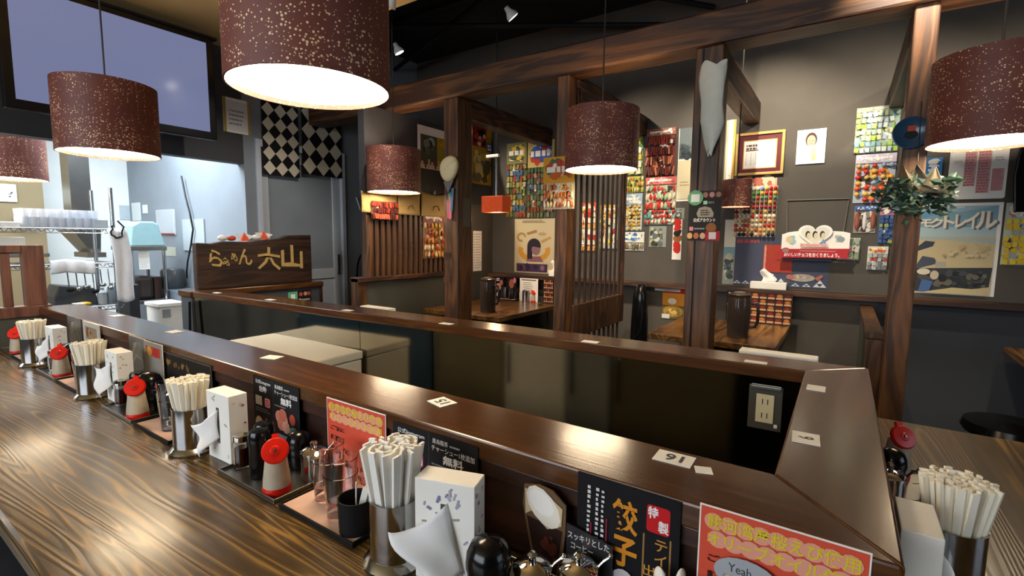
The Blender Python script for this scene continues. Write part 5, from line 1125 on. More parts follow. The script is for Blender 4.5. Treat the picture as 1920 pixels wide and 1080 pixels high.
pr = Print(); pr.z = 0.0165; pr.text('おいしいチョコをおくりましょう。', w_*0.08, h_*0.06, w_*0.85, h_*0.17, '#f4eeea', 0.03); pr.ell(w_*0.1, h_*0.22, w_*0.055, h_*0.07, '#9a7a74'); pr.ring(w_*0.1, h_*0.22, w_*0.06, h_*0.08, w_*0.01, '#b01c22'); pr.lines(w_*0.3, h_*0.205, w_*0.95, h_*0.235, '#e0a8a0', 1, 0.5, 2); po = pr.build('print', 'ink', hs); po.matrix_local = Qh
# tissue boxes on the wall rail
def low_tissue(label, px, py, Y, w=0.115):
    p = at_y(px, py, Y); t = empty('tissue_box', label, 'tissue box', (p.x, Y, 0.9455))
    MB().box(-w, w, -0.035, 0.035, 0, 0.05).build('carton', 'card_white', t, bevel=0.003)
    def fn(u, v): return Vector((-0.05 + 0.09*u + 0.012*math.sin(v*5), 0.012*math.sin(u*7 + v*3), 0.05 + 0.09*v*(1 - 0.5*abs(u - 0.35)) + 0.008*math.sin(u*6)*v))
    g = MB().grid(fn, 10, 6).build('tissue', 'tissue', t, smooth=80); s_ = g.modifiers.new('thickness', 'SOLIDIFY'); s_.thickness = 0.0006
low_tissue('white tissue box on the wall rail below the red sheet', 1441, 530, 3.917)
low_tissue('small white tissue box on the rail by the tan poster', 1043, 510, 3.917, 0.06)
# --- right of the bouquet post
def board_pink(pr, w, h):
    for x0, x1, y0, y1 in ((0.27, 0.47, 0.22, 0.97), (0.50, 0.72, 0.10, 0.86), (0.75, 0.95, 0.13, 0.5)): pr.rect(w*x0, h*y0, w*x1, h*y1, '#d8a5a0'); pr.lines(w*x0, h*y0, w*x1, h*y1, '#c07878', 16, 0.4, int(x0*50))
    for y in (0.92, 0.62, 0.35): pr.lines(w*0.08, h*y, w*0.25, h*(y + 0.05), '#cdb89a', 2, 0.5, 4); 
    pr.lines(w*0.78, h*0.62, w*0.95, h*0.7, '#b0a8a0', 2, 0.5, 4)
wall_sheet('whiteboard', 'cream whiteboard with blocks of pink handwriting', 'board', (1779, 262, 1889, 373), 'card_white', board_pink, thick=0.006, corner=0.012)
def big_poster(pr, w, h):
    pr.rect(w*0.02, h*0.66, w*0.95, h*0.97, '#6a9ab8'); pr.rect(w*0.02, h*0.64, w*0.95, h*0.74, '#a8c0c4'); pr.rect(w*0.02, h*0.90, w*0.95, h*0.97, '#9ab8c8'); pr.poly([(w*0.02, h*0.8), (w*0.3, h*0.93), (w*0.5, h*0.9), (w*0.95, h*0.97), (w*0.95, h*0.75), (w*0.02, h*0.74)], '#7fa6b4')
    pr.lines(w*0.1, h*0.945, w*0.7, h*0.965, '#d8dcd8', 1, 0.3, 2); pr.lines(w*0.28, h*0.895, w*0.45, h*0.915, '#3c5a70', 1, 0.3, 2)
    for k, (ch, x0, x1, y0, y1) in enumerate((('モ', 0.04, 0.18, 0.745, 0.83), ('ク', 0.15, 0.32, 0.735, 0.845), ('ト', 0.32, 0.46, 0.73, 0.865), ('レ', 0.46, 0.60, 0.73, 0.88), ('イ', 0.58, 0.74, 0.725, 0.905), ('ル', 0.70, 0.95, 0.72, 0.91))):
        pr.text(ch, w*(x0 + 0.03), h*(y0 - 0.012), w*(x1 + 0.03), h*(y1 - 0.012), '#6a6a72', 0.03)
        pr.text(ch, w*x0, h*y0, w*x1, h*y1, '#e8e2cc', 0.035)
    pr.rect(w*0.02, h*0.01, w*0.95, h*0.64, '#c4b48c'); pr.poly([(w*0.02, h*0.64), (w*0.95, h*0.62), (w*0.95, h*0.56), (w*0.35, h*0.60), (w*0.02, h*0.60)], '#a8b4ac')
    pr.poly([(w*0.02, h*0.52), (w*0.12, h*0.59), (w*0.24, h*0.58), (w*0.22, h*0.53), (w*0.02, h*0.47)], '#3c4450'); pr.poly([(w*0.02, h*0.30), (w*0.1, h*0.42), (w*0.25, h*0.40), (w*0.3, h*0.34), (w*0.02, h*0.27)], '#4a5260'); pr.rect(w*0.27, h*0.30, w*0.40, h*0.36, '#a8a498')
    pr.poly([(w*0.02, h*0.02), (w*0.02, h*0.28), (w*0.95, h*0.31), (w*0.93, h*0.10), (w*0.5, h*0.04)], '#3a3d40'); pr.blobs(w*0.05, h*0.06, w*0.93, h*0.29, ['#2a2c30', '#4a4d50', '#55534c', '#6a665a', '#30343c'], 40, 0.2, 8)
    pr.poly([(w*0.08, h*0.02), (w*0.12, h*0.16), (w*0.26, h*0.14), (w*0.22, h*0.02)], '#4a6a9a'); pr.ell(w*0.13, h*0.245, w*0.085, h*0.035, '#d8cfb8'); pr.ell(w*0.27, h*0.21, w*0.055, h*0.05, '#c4b8a0'); pr.blobs(w*0.3, h*0.4, w*0.9, h*0.58, ['#d0c29c', '#b8a880', '#c9bc98', '#a89a78'], 24, 0.14, 3); pr.poly([(w*0.1, h*0.01), (w*0.9, h*0.01), (w*0.85, h*0.07), (w*0.5, h*0.08)], '#c9b98c')
wall_sheet('wall_poster', 'large blue and sand coloured rocky landscape poster with slanted lettering', 'poster', (1716, 381, 1873, 553), 'paper', big_poster)
toy_pack('pack of yellow toys hung right of the large landscape poster', (1881, 380, 1940, 497), '#b8c4b8', '#a8c0b0', 6, 3, [YEL, '#d8b42a', '#9aa8b0', '#e0c43a'], 'packet', 0.25, seed=23, hcols=('#c07a78', '#b0c8b8'))
toy_pack('blue headed pack behind the bouquet', (1733, 296, 1764, 376), '#b0b4c0', '#3a80b8', 3, 2, ['#b88a94', '#c9c9d4', PNK], 'packet', 0.4, seed=24, hcols=('#2a6aa8', '#d8e0e8'))
p = at_y(1918, 330, YW - 0.03); o = MB().prism([(-0.02, -0.2), (0.05, -0.2), (0.06, 0.2), (-0.02, 0.2), (-0.035, 0.0)], 0, 0.03).build('black_case', 'black_plastic', bevel=0.006); frame(o, (p.x, YW - 0.002, p.z), UX, UZ); tag(o, 'black plastic case hung beside the whiteboard', 'case')
def white_notice(pr, w, h): pr.rect(w*0.08, h*0.80, w*0.16, h*0.88, '#a83a3a'); pr.lines(w*0.2, h*0.78, w*0.9, h*0.88, '#a8a494', 1, 0.3, 3); pr.lines(w*0.2, h*0.15, w*0.9, h*0.7, '#9aa0b0', 6, 0.65, 4)
wall_sheet('notice_sheet', 'white printed notice on the low wall below the rail', 'notice', (1850, 570, 1945, 614), 'paper', white_notice)
# blue plate and bouquet on the post
p = at_y(1708, 250, PF - 0.004)
pt = tag(MB().lathe([(0, 0.0), (0.035, 0.0), (0.062, 0.016), (0.064, 0.018), (0.060, 0.019), (0.034, 0.005), (0, 0.005)], 28).build('blue_plate', plain('#2c4a66', 0.2), smooth=40), 'dark blue plate hung on the bouquet post', 'plate'); frame(pt, p, UX, UZ)
pr = Print(); pr.z = 0.006; pr.ell(0, -0.006, 0.022, 0.018, '#14181e'); pr.rect(-0.012, 0.008, 0.014, 0.03, '#b84a2a'); pr.build('print', 'ink', pt)
p = at_y(1716, 352, PF - 0.115)
bq = empty('bouquet', 'dried green bouquet in clear wrap hanging head down on the post', 'bouquet', p)
for k, (x0_, x1_, xt, zt_, yk) in enumerate(((-0.105, -0.01, -0.085, 0.045, -0.02), (-0.06, 0.05, -0.045, 0.085, -0.035), (-0.01, 0.10, 0.055, 0.075, -0.03), (0.03, 0.12, 0.10, 0.04, -0.01), (-0.08, 0.09, 0.0, 0.09, 0.03))):
    g = MB().grid(lambda u, v: Vector(((x0_ + (x1_ - x0_)*u)*(1 - v) + xt*v, yk*(1 - 0.4*v) + 0.01*math.sin(u*7 + k), -0.035 + (0.035 + zt_)*v + 0.012*math.sin(u*PI)*(1 - v))), 6, 5).build('wrap', 'clear_wrap' if k % 2 else 'wrap_paper', bq, smooth=60); s_ = g.modifiers.new('thickness', 'SOLIDIFY'); s_.thickness = 0.0015
MB().tube([(0, 0, 0.10), (0, 0.02, 0.20), (0.0, 0.05, 0.34)], 0.002, 6).build('string', 'cord', bq)
lfm = [MB().add([(0, 0, 0), (0.008, 0.003, 0.012), (0, 0.0, 0.030), (-0.008, 0.003, 0.012)], [(0, 1, 2, 3)]).mesh('leaf', m_) for m_ in ('leaf', 'leaf', 'leaf_pale')]
rg = random.Random(5)
for k in range(290):
    l_ = link('leaf', lfm[2 if rg.random() < 0.22 else 0], bq); a = rg.uniform(0, 2*PI); r = math.sqrt(rg.random()); l_.location = (0.12*r*math.cos(a), 0.055*r*math.sin(a), 0.03 - 0.165*rg.random()*(1 - r*0.35)); l_.rotation_euler = (rg.uniform(-2.4, 2.4), rg.uniform(-2.4, 2.4), rg.uniform(0, 6)); s_ = rg.uniform(0.9, 1.9); l_.scale = (s_, s_, s_)
# ================================================================== things on the booth tables
BT = 0.7009
def jug(label, x, y, s=1.0):
    r = empty('water_jug', label, 'jug', (x, y, BT), 0.0, 'brown water jugs'); r.scale = (s, s, s)
    MB().lathe([(0, 0), (0.058, 0), (0.062, 0.004), (0.062, 0.03), (0.066, 0.10), (0.064, 0.235), (0.060, 0.25), (0.056, 0.25), (0.060, 0.23), (0.060, 0.012), (0, 0.01)], 32).build('body', 'pitcher', r, smooth=40)
    MB().lathe([(0.050, 0.012), (0.052, 0.20), (0, 0.20)], 24).build('dark_water', plain('#2a1e18', 0.1), r, smooth=40)
    MB().lathe([(0, 0.250), (0.063, 0.250), (0.064, 0.262), (0.050, 0.270), (0, 0.270)], 28).build('lid', plain('#3a2c24', 0.25), r, smooth=40)
    MB().lathe([(0.024, 0.270), (0.034, 0.270), (0.032, 0.277), (0.026, 0.277)], 20).build('lid_ring', 'wrap_paper', r, smooth=40)
    MB().tube([(0.062, 0, 0.215), (0.098, 0, 0.21), (0.108, 0, 0.17), (0.106, 0, 0.10), (0.094, 0, 0.07), (0.062, 0, 0.065)], 0.009, 8).build('handle', plain('#2c201a', 0.15), r, smooth=60)
p = at_z(906, 586, BT); jug('brown water jug on the booth table by the door', p.x, p.y + 0.06)
p = at_z(1379, 634, BT); jug('brown water jug on the booth table behind the menu sheet post', p.x, p.y + 0.06)
def put(px, py): p = at_z(px, py, BT); return p.x, p.y
# door side booth
x, y = put(955, 562)
tr_ = empty('glass_tray', 'tray of upturned glasses on the booth table by the door', 'tray', (x, y, BT), 0.1)
MB().box(-0.085, 0.085, -0.055, 0.055, 0, 0.008).build('tray_body', 'black_matte', tr_, bevel=0.002); MB().box(-0.078, 0.078, -0.048, 0.048, 0.008, 0.010).build('liner', 'pink_liner', tr_)
for i, (dx, dy) in enumerate(((-0.045, -0.02), (0.03, -0.02), (-0.01, 0.018), (0.05, 0.02))):
    for k in range(2 if i < 3 else 1):
        o = link('tumbler', _tum); o.location = (x + dx, y + dy, BT + 0.0102 + 0.03*k); o.scale = (0.85, 0.85, 0.85); tag(o, 'clear tumbler on the glass tray in the booth by the door', 'glass', 'tumblers in the booth by the door')
x, y = put(983, 566); o = MB().lathe([(0, 0), (0.030, 0), (0.030, 0.105), (0.028, 0.105), (0.028, 0.004), (0, 0.004)], 24).build('steel_cup', 'steel', smooth=40); o.location = (x, y + 0.02, BT); tag(o, 'plain steel cup on the booth table beside the glass tray', 'cup')
x, y = put(1001, 566); shaker(x, y, 'on the booth table beside the steel cup', z=BT, rz=0.5)
x, y = put(1015, 563); sp = empty('spoon_cup', 'black cup with a long white spoon on the booth table', 'cup', (x + 0.01, y + 0.02, BT))
MB().lathe([(0, 0), (0.03, 0), (0.032, 0.05), (0.029, 0.05), (0.028, 0.004), (0, 0.004)], 20).build('cup', 'black_matte', sp, smooth=40)
MB().tube([(-0.03, -0.01, 0.085), (0.0, 0, 0.058), (0.06, 0.01, 0.045), (0.10, 0.02, 0.045)], [0.006, 0.004, 0.005, 0.010], 8).build('spoon', 'white_plastic', sp, smooth=60)
o = MB().lathe([(0, 0), (0.012, 0), (0.014, 0.07), (0.006, 0.085), (0, 0.086)], 14).build('sauce_vial', 'white_plastic', smooth=40); x, y = put(974, 563); o.location = (x, y + 0.02, BT); tag(o, 'thin pale sauce bottle beside the steel cup', 'bottle')
def lean_menu(name, label, box_, material, fn, Y=YW - 0.10):
    o_, w, h = yrect(*box_, Y); o_.z = BT + 0.001; h = at_y((box_[0]+box_[2])/2, box_[1], Y).z - o_.z
    pr = Print(0.0004, 0.00012); fn(pr, w, h); return sheet(name, label, 'menu', o_, UX, UZ, w, h, material, pr, 0.003)
def m_dark(pr, w, h): pr.rect(0, 0, w, h, '#141214'); pr.ell(w*0.35, h*0.55, w*0.3, h*0.16, '#c98a72'); pr.ell(w*0.7, h*0.75, w*0.2, h*0.12, '#b86a60'); pr.lines(w*0.1, h*0.8, w*0.6, h*0.95, '#d8d0d0', 2, 0.3, 2); pr.ell(w*0.3, h*0.2, w*0.2, h*0.1, '#cfc8c4')
def m_dark2(pr, w, h): pr.rect(0, 0, w, h, '#1a1416'); pr.ell(w*0.5, h*0.7, w*0.25, h*0.2, '#a8604a'); pr.ell(w*0.8, h*0.85, w*0.15, h*0.12, '#c97a8a')
def m_white(pr, w, h): pr.rect(w*0.1, h*0.9, w*0.9, h*0.95, '#6a645c'); pr.lines(w*0.2, h*0.3, w*0.8, h*0.85, '#8a847a', 7, 0.6, 3)
def m_rows(pr, w, h):
    pr.rect(0, 0, w, h, '#3a2420')
    for j in range(5):
        for i in range(5): pr.rect(w*(0.03 + 0.195*i), h*(0.04 + 0.19*j), w*(0.19 + 0.195*i), h*(0.10 + 0.19*j), '#c9a07a'); pr.ell(w*(0.11 + 0.195*i), h*(0.15 + 0.19*j), w*0.07, h*0.05, ['#8a3024', '#b8743a', '#5a2a20'][(i + j) % 3], 10); 
lean_menu('menu_card', 'dark food menu card behind the glasses in the door booth', (930, 519, 945, 552), 'black_matte', m_dark, 3.84)
lean_menu('menu_card', 'dark drinks menu card behind the glasses in the door booth', (950, 519, 969, 552), 'black_matte', m_dark2, 3.84)
lean_menu('menu_card', 'white printed menu card standing in the door booth', (975, 522, 1009, 552), 'card_white', m_white, 3.84)
lean_menu('menu_card', 'brown picture menu card beside the screen post', (1020, 523, 1038, 552), 'black_matte', m_rows, 3.84)
# booth behind the menu sheet post
lean_menu('menu_card', 'wide brown picture menu with rows of bowls', (1407, 549, 1486, 595), 'black_matte', m_rows, 3.85)
lean_menu('menu_card', 'narrow dark menu card behind the brown water jug', (1362, 545, 1396, 595), 'black_matte', m_dark, 3.85)
def flyer_o(pr, w, h): pr.rect(0, h*0.8, w, h, '#b8281e'); pr.rect(0, h*0.42, w, h*0.8, '#d08a26'); pr.lines(w*0.08, h*0.85, w*0.9, h*0.95, '#e8d8c8', 2, 0.4, 5); pr.ell(w*0.45, h*0.55, w*0.2, h*0.1, '#d8d0c0'); pr.rect(0, 0, w, h*0.42, '#6a5a30'); pr.ell(w*0.5, h*0.24, w*0.45, h*0.18, '#a8863c'); pr.blobs(w*0.1, h*0.1, w*0.9, h*0.36, ['#c9a850', '#8a6a2c', '#d8bc6a'], 14, 0.3, 2); pr.rect(0, 0, w*0.36, h*0.14, '#d8d4cc')
wall_sheet('flyer', 'orange and red noodle flyer on the low wall behind the bench', 'flyer', (1242, 538, 1283, 598), 'paper', flyer_o)
def flag(pr, w, h): pr.poly([(0, h), (w, h), (w, h*0.2), (w*0.5, 0.0), (0, h*0.4)], '#b8b4ac'); pr.blobs(w*0.2, h*0.3, w*0.8, h*0.9, ['#1c1a1c'], 4, 0.5, 3)
wall_sheet('pennant', 'white and black paper pennant above the orange flyer', 'pennant', (1228, 533, 1276, 546), 'paper', flag, Y=YW - 0.004)
x, y = put(1450, 602)
bw = empty('spoon_bowl', 'white bowl holding white soup spoons on the booth table', 'bowl', (x, y + 0.02, BT))
MB().lathe([(0, 0), (0.038, 0), (0.042, 0.01), (0.048, 0.055), (0.045, 0.055), (0.038, 0.008), (0, 0.006)], 24).build('bowl', 'white_plastic', bw, smooth=40)
for s_, a in ((-1, 0.25), (1, 0.1), (1, -0.35), (-1, -0.2)):
    MB().tube([(0, 0, 0.04), (s_*0.05, 0.02*a, 0.065), (s_*0.085, 0.06*a, 0.082), (s_*0.10, 0.08*a, 0.083)], [0.010, 0.007, 0.008, 0.009], 8).build('spoon', 'white_plastic', bw, smooth=60)
x, y = put(1406, 600); shaker(x, y, 'between the jug and the spoon bowl', z=BT, rz=0.5)
x, y = put(1418, 600); o = MB().lathe([(0, 0), (0.018, 0), (0.018, 0.085), (0, 0.09)], 16).build('steel_cup', 'steel', smooth=40); o.location = (x, y + 0.02, BT); tag(o, 'thin steel cup beside the bowl of white spoons', 'cup')
x, y = put(1361, 596); o = MB().lathe([(0, 0), (0.02, 0), (0.02, 0.10), (0.008, 0.13), (0.01, 0.14), (0, 0.14)], 16).build('sauce_bottle', plain('#2a1614', 0.15), smooth=40); o.location = (x, y + 0.03, BT); MB().lathe([(0.0205, 0.03), (0.0205, 0.085)], 16).build('bottle_label', 'paper', o); tag(o, 'dark sauce bottle with white label beside the jug', 'bottle')
# black bag leaning on the bench by the screen
x0_, x1_ = at_y(1184, 580, 3.75).x, at_y(1216, 580, 3.75).x
bg = empty('black_bag', 'tall glossy black bag standing on the bench by the screen', 'bag', ((x0_+x1_)/2, 3.75, 0.4205))
def bagb(u, v): a = u*2*PI; r = (0.98 - 0.25*v*v)*(1 if v < 0.97 else 0.6); ww = (x1_-x0_)/2; return Vector((ww*r*math.cos(a)*abs(math.cos(a))**-0.3 if abs(math.cos(a)) > 0.05 else 0.0, 0.07*r*math.sin(a), 0.51*v))
b_ = MB().grid(bagb, 20, 8); b_.build('bag_body', 'black_plastic', bg, smooth=60); MB().tube([(0.0, -0.075, 0.10), (0.035, -0.08, 0.16), (0.045, -0.08, 0.27), (0.035, -0.075, 0.40)], 0.006, 6).build('strap', 'black_matte', bg)

# ================================================================== kitchen
RX = -4.40
rk = empty('wire_rack', 'chrome wire shelving rack full of glasses and tools', 'rack', (RX - 0.2, 0.9, 0))
Z1 = at_x(212, 430, RX).z; Z2 = at_x(212, 493, RX).z; Z3 = at_x(212, 572, RX).z
for y in (0.30, 1.33):
    for x in (0.2, -0.2): MB().tube([(x, y - 0.9, 0), (x, y - 0.9, 1.62 if y > 1 else 1.5)], 0.0125, 10).build('upright', 'wire', rk, smooth=40)
for z in (Z1, Z2, Z3, 0.25):
    s_ = MB()
    for x in (0.2, -0.2): s_.tube([(x, -0.6, z), (x, 0.43, z)], 0.005, 6).tube([(x, -0.6, z - 0.028), (x, 0.43, z - 0.028)], 0.004, 6)
    for y in (-0.6, 0.43): s_.tube([(-0.2, y, z), (0.2, y, z)], 0.005, 6)
    for k in range(24): y = -0.59 + k*0.044; s_.tube([(0.2, y, z), (0.2, y + 0.022, z - 0.028), (0.2, y + 0.044, z)], 0.003, 5)
    for k in range(9): x = -0.18 + k*0.045; s_.tube([(x, -0.6, z + 0.004), (x, 0.43, z + 0.004)], 0.0025, 5)
    s_.build('wire_shelf', 'wire', rk, smooth=60)
ZS = Z1 + 0.008
for i in range(9):
    for j in range(3):
        for k in range(2):
            o = link('tumbler', _tum_rack); o.location = (RX - 0.06 - 0.075*j, 0.90 + 0.0725*i*0.55 + 0.0*j, ZS + 0.034*k*1.6); o.location.y = 0.88 + 0.0735*i*0.62; 
            o.scale = (0.66, 0.66, 0.75); tag(o, 'clear glass in the rows of glasses on the wire rack', 'glass', 'glasses on the wire rack')
def kbox(name, label, cat, m_, x0, x1, y0, y1, z0, z1, bev=0.004): return tag(box(x0, x1, y0, y1, z0, z1).build(name, m_, bevel=bev), label, cat)
kbox('tray_stack', 'white shallow tray at the end of the rack top shelf', 'tray', 'white_plastic', RX - 0.36, RX - 0.02, 0.32, 0.85, ZS, ZS + 0.03)
kbox('plastic_box', 'clear grey plastic box beside the glasses on the rack', 'box', plain('#a9b0b4', 0.3), RX - 0.28, RX - 0.04, 1.235, 1.315, ZS, ZS + 0.06)
kbox('white_tub', 'long white tub below the top shelf of the rack', 'tub', 'white_plastic', RX - 0.32, RX - 0.03, 0.45, 0.87, Z1 - 0.16, Z1 - 0.06)
kbox('shelf_plate', 'steel plate shelf under the white tub', 'shelf', 'brushed', RX - 0.37, RX - 0.015, 0.32, 0.98, Z1 - 0.19, Z1 - 0.165)
# towel over the second shelf rail
ya, yb = at_x(95, 490, RX + 0.02).y, at_x(176, 490, RX + 0.02).y
def towf(u, v): return Vector((0.012*math.sin(u*14) + 0.01*math.sin(v*3), ya + (yb - ya)*u, 0.0 - 0.085*v + 0.008*math.sin(u*5)))
o = MB().grid(towf, 24, 6).build('towel', 'cloth_white', smooth=80); o.location = (RX + 0.022, 0, Z2 + 0.025); s_ = o.modifiers.new('thickness', 'SOLIDIFY'); s_.thickness = 0.012; tag(o, 'white towel draped over the wire rack', 'towel')
# ladles hanging below
rg = random.Random(9)
for k in range(6):
    y = ya + 0.08 + k*0.045; o = empty('ladle', 'steel ladle hanging in the row below the towel', 'ladle', (RX + 0.012, y, Z2 - 0.04), 0, 'ladles on the rack')
    L_ = 0.10 + 0.05*rg.random(); MB().tube([(0, 0, 0), (0, 0.006, -L_)], 0.004, 6).build('handle', 'steel', o); MB().ball((0.01, 0.008, -L_ - 0.012), 0.022, 10, 6, (1, 1, 0.7)).build('bowl', 'steel' if k % 3 else 'black_matte', o, smooth=80)
# counter, box and bottles behind the rack
kbox('kitchen_counter', 'steel kitchen worktop behind the wire rack', 'counter', 'brushed', -5.4, -4.83, -0.6, 1.30, 0.0, 0.70, 0.004)
o = MB().prism([(0, 0), (0.24, 0), (0.22, 0.12), (0.03, 0.15), (0, 0.07)], -0.12, 0.12, mtx=Matrix(((0, 0, 1, 0), (1, 0, 0, 0), (0, 1, 0, 0), (0, 0, 0, 1)))).build('grey_box', plain('#3c4046', 0.4), bevel=0.006); o.location = (-4.58, at_x(103, 540, -4.43).y, Z3 + 0.0085); tag(o, 'dark grey slanted box on the lower rack shelf', 'box')
p = at_x(186, 560, -4.45)
for dy, c, h_, lab in ((0.0, '#a9b4bc', 0.12, 'pale detergent bottle on the lower rack shelf'), (0.055, '#7d8a94', 0.15, 'grey blue spray bottle on the lower rack shelf')):
    o = MB().lathe([(0, 0), (0.026, 0), (0.028, 0.01), (0.028, h_*0.7), (0.012, h_*0.85), (0.012, h_), (0, h_)], 18).build('detergent_bottle', plain(c, 0.3), smooth=40); o.location = (-4.45, p.y + dy + 0.02, Z3 + 0.0085); tag(o, lab, 'bottle')
o = MB().ball((0, 0, 0.015), 0.03, 14, 8, (1, 1.4, 0.5)).build('sponge', 'yellow_plastic', smooth=80); q = at_x(158, 563, -4.42); o.location = (-4.43, q.y, Z3 + 0.0085); tag(o, 'yellow sponge on the lower rack shelf', 'sponge')
# towel and loop on the rack upright
y0_ = at_x(224, 480, RX + 0.03).y
def apf(u, v): return Vector((0.012*math.sin(u*8 + v*2), -0.055 + 0.10*u + 0.03*v + 0.008*math.sin(v*5), -0.52*v - 0.02*math.sin(u*3)*v))
o = MB().grid(apf, 12, 14).build('apron', 'cloth_white', smooth=80); o.location = (RX + 0.03, y0_, at_x(220, 428, RX + 0.03).z); s_ = o.modifiers.new('thickness', 'SOLIDIFY'); s_.thickness = 0.012; tag(o, 'long white apron hanging on the corner of the rack', 'apron')
p = at_x(218, 428, RX + 0.055); o = MB().tube([p + Vector((0, 0.035*math.sin(a*0.42) + (0.012 if a % 3 == 0 else 0), 0.055*math.cos(a*0.42) - 0.02*a*0.1)) for a in range(15)], 0.006, 6).build('cable_loop', 'black_matte', smooth=60); tag(o, 'black looped cord hung over the white apron', 'cord')
ha, hb_ = at_x(126, 430, -5.2).y, at_x(174, 430, -5.2).y
hd = empty('hood', 'grey steel hood with funnel hanging behind the glasses', 'hood', (-5.2, 0, 0))
MB().add([(-0.2, ha - 0.04, 1.36), (0.2, ha - 0.04, 1.36), (0.2, hb_, 1.36), (-0.2, hb_, 1.36), (-0.15, ha + 0.10, 1.14), (0.15, ha + 0.10, 1.14), (0.15, hb_, 1.14), (-0.15, hb_, 1.14)], [(0, 3, 2, 1), (4, 5, 6, 7), (0, 1, 5, 4), (1, 2, 6, 5), (2, 3, 7, 6), (3, 0, 4, 7)]).build('funnel', 'brushed', hd)
MB().box(-0.1, 0.1, hb_ - 0.15, hb_ - 0.02, 1.36, 2.6).build('duct', 'brushed', hd)
MB().box(-0.12, 0.2, ha + 0.06, hb_ + 0.02, 1.10, 1.14).build('lip', 'brushed', hd)
# papers and clips above
for k, (a0, b0, a1, b1, c, lab) in enumerate(((196, 384, 214, 425, '#d8dce0', 'white paper at the top corner of the rack'), (224, 385, 244, 412, '#a9b4ba', 'grey folder hung beside the white apron'), (248, 380, 264, 414, '#c9d0cc', 'pale paper strip hung above the teal container'), (268, 384, 277, 400, '#d0d4d4', 'small white tag hung above the teal container'))):
    wall_sheet('hung_paper', lab, 'paper', (a0, b0, a1, b1), plain(c, 0.6), None, thick=0.004, **(dict(X=-6.2985) if k < 2 else dict(Y=2.0585)))
# stainless table with a teal container
KX = -4.9
ky0, ky1 = at_x(241, 462, KX).y, at_x(313, 462, KX).y; kz = at_x(280, 462, KX).z
kt = empty('steel_table', 'narrow stainless table carrying a teal container', 'table', (KX - 0.2, (ky0+ky1)/2, 0)); hw = (ky1-ky0)/2
MB().box(-0.2, 0.2, -hw, hw, kz - 0.035, kz).build('table_top', 'brushed', kt, bevel=0.003)
for sx in (-0.18, 0.18):
    for sy in (-hw + 0.02, hw - 0.02): MB().tube([(sx, sy, 0), (sx, sy, kz - 0.035)], 0.014, 10).build('leg', 'steel', kt, smooth=40)
MB().box(-0.2, 0.2, -hw, hw, 0.70, 0.725).build('lower_shelf', 'grey_box', kt)
o = MB().prism([(-0.13, 0), (0.13, 0), (0.085, 0.19), (0.05, 0.21), (-0.05, 0.21), (-0.11, 0.17)], -0.12, 0.12, mtx=QX).build('teal_container', 'teal_plastic', bevel=0.012); o.location = (KX - 0.16, (ky0+ky1)/2 + 0.015, kz + 0.001); tag(o, 'teal plastic container upside down on the steel table', 'container')
o = kbox('brown_bag', 'dark brown bag under the steel table', 'bag', 'bag_brown', KX - 0.28, KX - 0.06, ky0 + 0.06, ky1 - 0.09, 0.726, 0.93, 0.03)
o = kbox('brown_carton', 'brown glossy carton under the steel table', 'carton', plain('#33221c', 0.3), KX - 0.28, KX - 0.08, ky1 - 0.085, ky1 - 0.03, 0.726, 0.92, 0.004)
wall_sheet('hung_paper', 'white paper note hanging under the steel table', 'paper', (260, 464, 280, 505), 'paper', notice, X=KX - 0.03, thick=0.002)
kbox('dark_cabinet', 'dark cabinet beside the wire rack post', 'cabinet', plain('#33373a', 0.4), -4.75, -4.45, at_x(243, 560, -4.45).y, at_x(262, 560, -4.45).y, 0, at_x(250, 534, -4.45).z)
# white crate
ca, cb_ = at_x(300, 600, -4.6).y, at_x(346, 600, -4.6).y; cz1 = at_x(320, 568, -4.6).z
cr = empty('white_crate', 'white plastic crate with a grey label behind the counter end', 'crate', (-4.7, (ca+cb_)/2, 0)); hw = (cb_-ca)/2
MB().box(-0.16, 0.10, -hw, hw, 0.05, cz1 - 0.02).build('crate_body', 'white_plastic', cr, bevel=0.006); MB().box(-0.17, 0.11, -hw - 0.01, hw + 0.01, cz1 - 0.03, cz1).build('crate_rim', 'white_plastic', cr, bevel=0.003); MB().box(0.10, 0.102, -hw + 0.02, -hw + 0.08, cz1 - 0.12, cz1 - 0.05).build('label', plain('#8a9298'), cr)
MB().box(-0.15, 0.09, -hw + 0.01, hw - 0.01, 0.0, 0.05).build('crate_foot', 'white_plastic', cr)
# notices on the side wall of the kitchen
YS = 2.0585
def clear_box(pr, w, h): pr.rect(0, 0, w, h*0.06, '#8a3a34'); pr.rect(w*0.05, h*0.08, w*0.95, h*0.97, '#a9afb4')
wall_sheet('file_pocket', 'pale grey file pocket with a red lower edge on the kitchen wall', 'file', (296, 393, 329, 440), plain('#b4babf', 0.4), clear_box, Y=YS, thick=0.012)
wall_sheet('file_pocket', 'second grey file pocket behind the black cable', 'file', (345, 411, 385, 470), plain('#9aa2a8', 0.4), None, Y=YS, thick=0.01)
wall_sheet('hung_paper', 'small cream paper on the kitchen wall below the file pocket', 'paper', (309, 463, 330, 480), plain('#a9aa9a', 0.7), None, Y=YS)
o = MB().lathe([(0, 0), (0.09, 0), (0.095, 0.02), (0.095, 0.16), (0.08, 0.18), (0, 0.18)], 28).build('rice_cooker', plain('#3a4044', 0.3), smooth=40); q = at_y(334, 510, 1.955); o.location = (q.x - 0.12, 1.955, 0.80); tag(o, 'dark round rice cooker against the kitchen side wall', 'cooker')
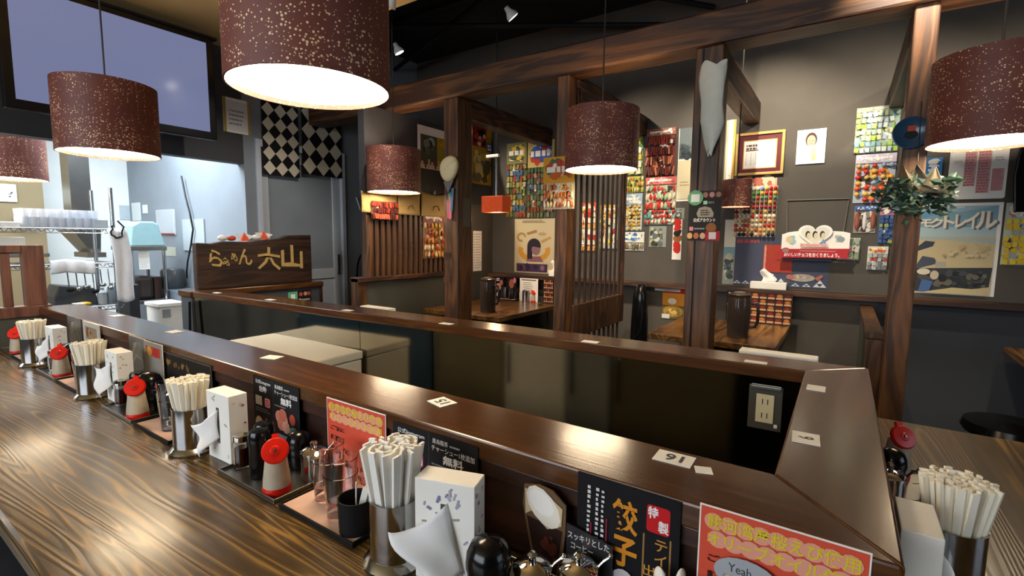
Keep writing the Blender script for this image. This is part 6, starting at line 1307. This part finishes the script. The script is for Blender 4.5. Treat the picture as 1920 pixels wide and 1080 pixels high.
kbox('side_counter', 'grey counter under the rice cooker', 'counter', plain('#565f68', 0.4), -5.6, -4.08, 1.86, 2.055, 0, 0.799, 0.004)
pts = [at_y(350 + dx, y_, 2.03) for dx, y_ in ((-10, 330), (-2, 370), (6, 400), (12, 430), (8, 460), (2, 490), (0, 510), (1, 522))]
o = MB().tube(pts, 0.008, 8).build('black_cable', 'black_plastic', smooth=60); tag(o, 'black cable hanging down the kitchen wall', 'cable')
pts = [(-3.49, 1.43, 0.86), (-3.49, 1.42, 0.6), (-3.50, 1.425, 0.3), (-3.52, 1.43, 0.01)]
o = MB().tube(pts, 0.008, 8).build('black_cable', 'black_plastic', smooth=60); tag(o, 'black cable running down the end of the cash desk', 'cable')
# hose coil by the low screen
p = at_x(684, 520, -3.94); hc_ = empty('hose_coil', 'coil of black hose hung on the wall between door and screen', 'hose', (-3.92, p.y, p.z))
for k in range(5):
    ry, rz_ = 0.085 + 0.010*k, 0.23 + 0.006*k
    MB().tube([(0.008*k, ry*math.cos(a*PI/12) - 0.02, rz_*math.sin(a*PI/12) + 0.01) for a in range(25)], 0.006, 6).build('hose_loop', 'black_plastic', hc_, smooth=60)
MB().box(-0.03, 0.03, -0.02, 0.09, -0.03, 0.05).build('hook', 'black_plastic', hc_, bevel=0.006)
pts = [at_x(x, y_, -3.93) for x, y_ in ((668, 370), (678, 400), (688, 440), (692, 465))]; o = MB().tube(pts, 0.006, 6).build('pale_cable', 'white_plastic', smooth=60); tag(o, 'pale cable running down the wall to the hose coil', 'cable')
wall_sheet('notice_sheet', 'white notice with dark squares on the tan kitchen wall', 'notice', (-6, 345, 31, 378), 'paper', lambda pr, w, h: pr.blobs(w*0.2, h*0.2, w*0.9, h*0.8, ['#4a4c54'], 5, 0.12, 3), X=-5.89)
kbox('small_monitor', 'small grey monitor on the kitchen wall behind the rack', 'monitor', plain('#6a7278', 0.3), -5.88, -5.80, at_x(28, 400, -5.8).y, at_x(50, 400, -5.8).y, at_x(40, 417, -5.8).z, at_x(40, 404, -5.8).z)
bpy.data.objects.remove(_to)
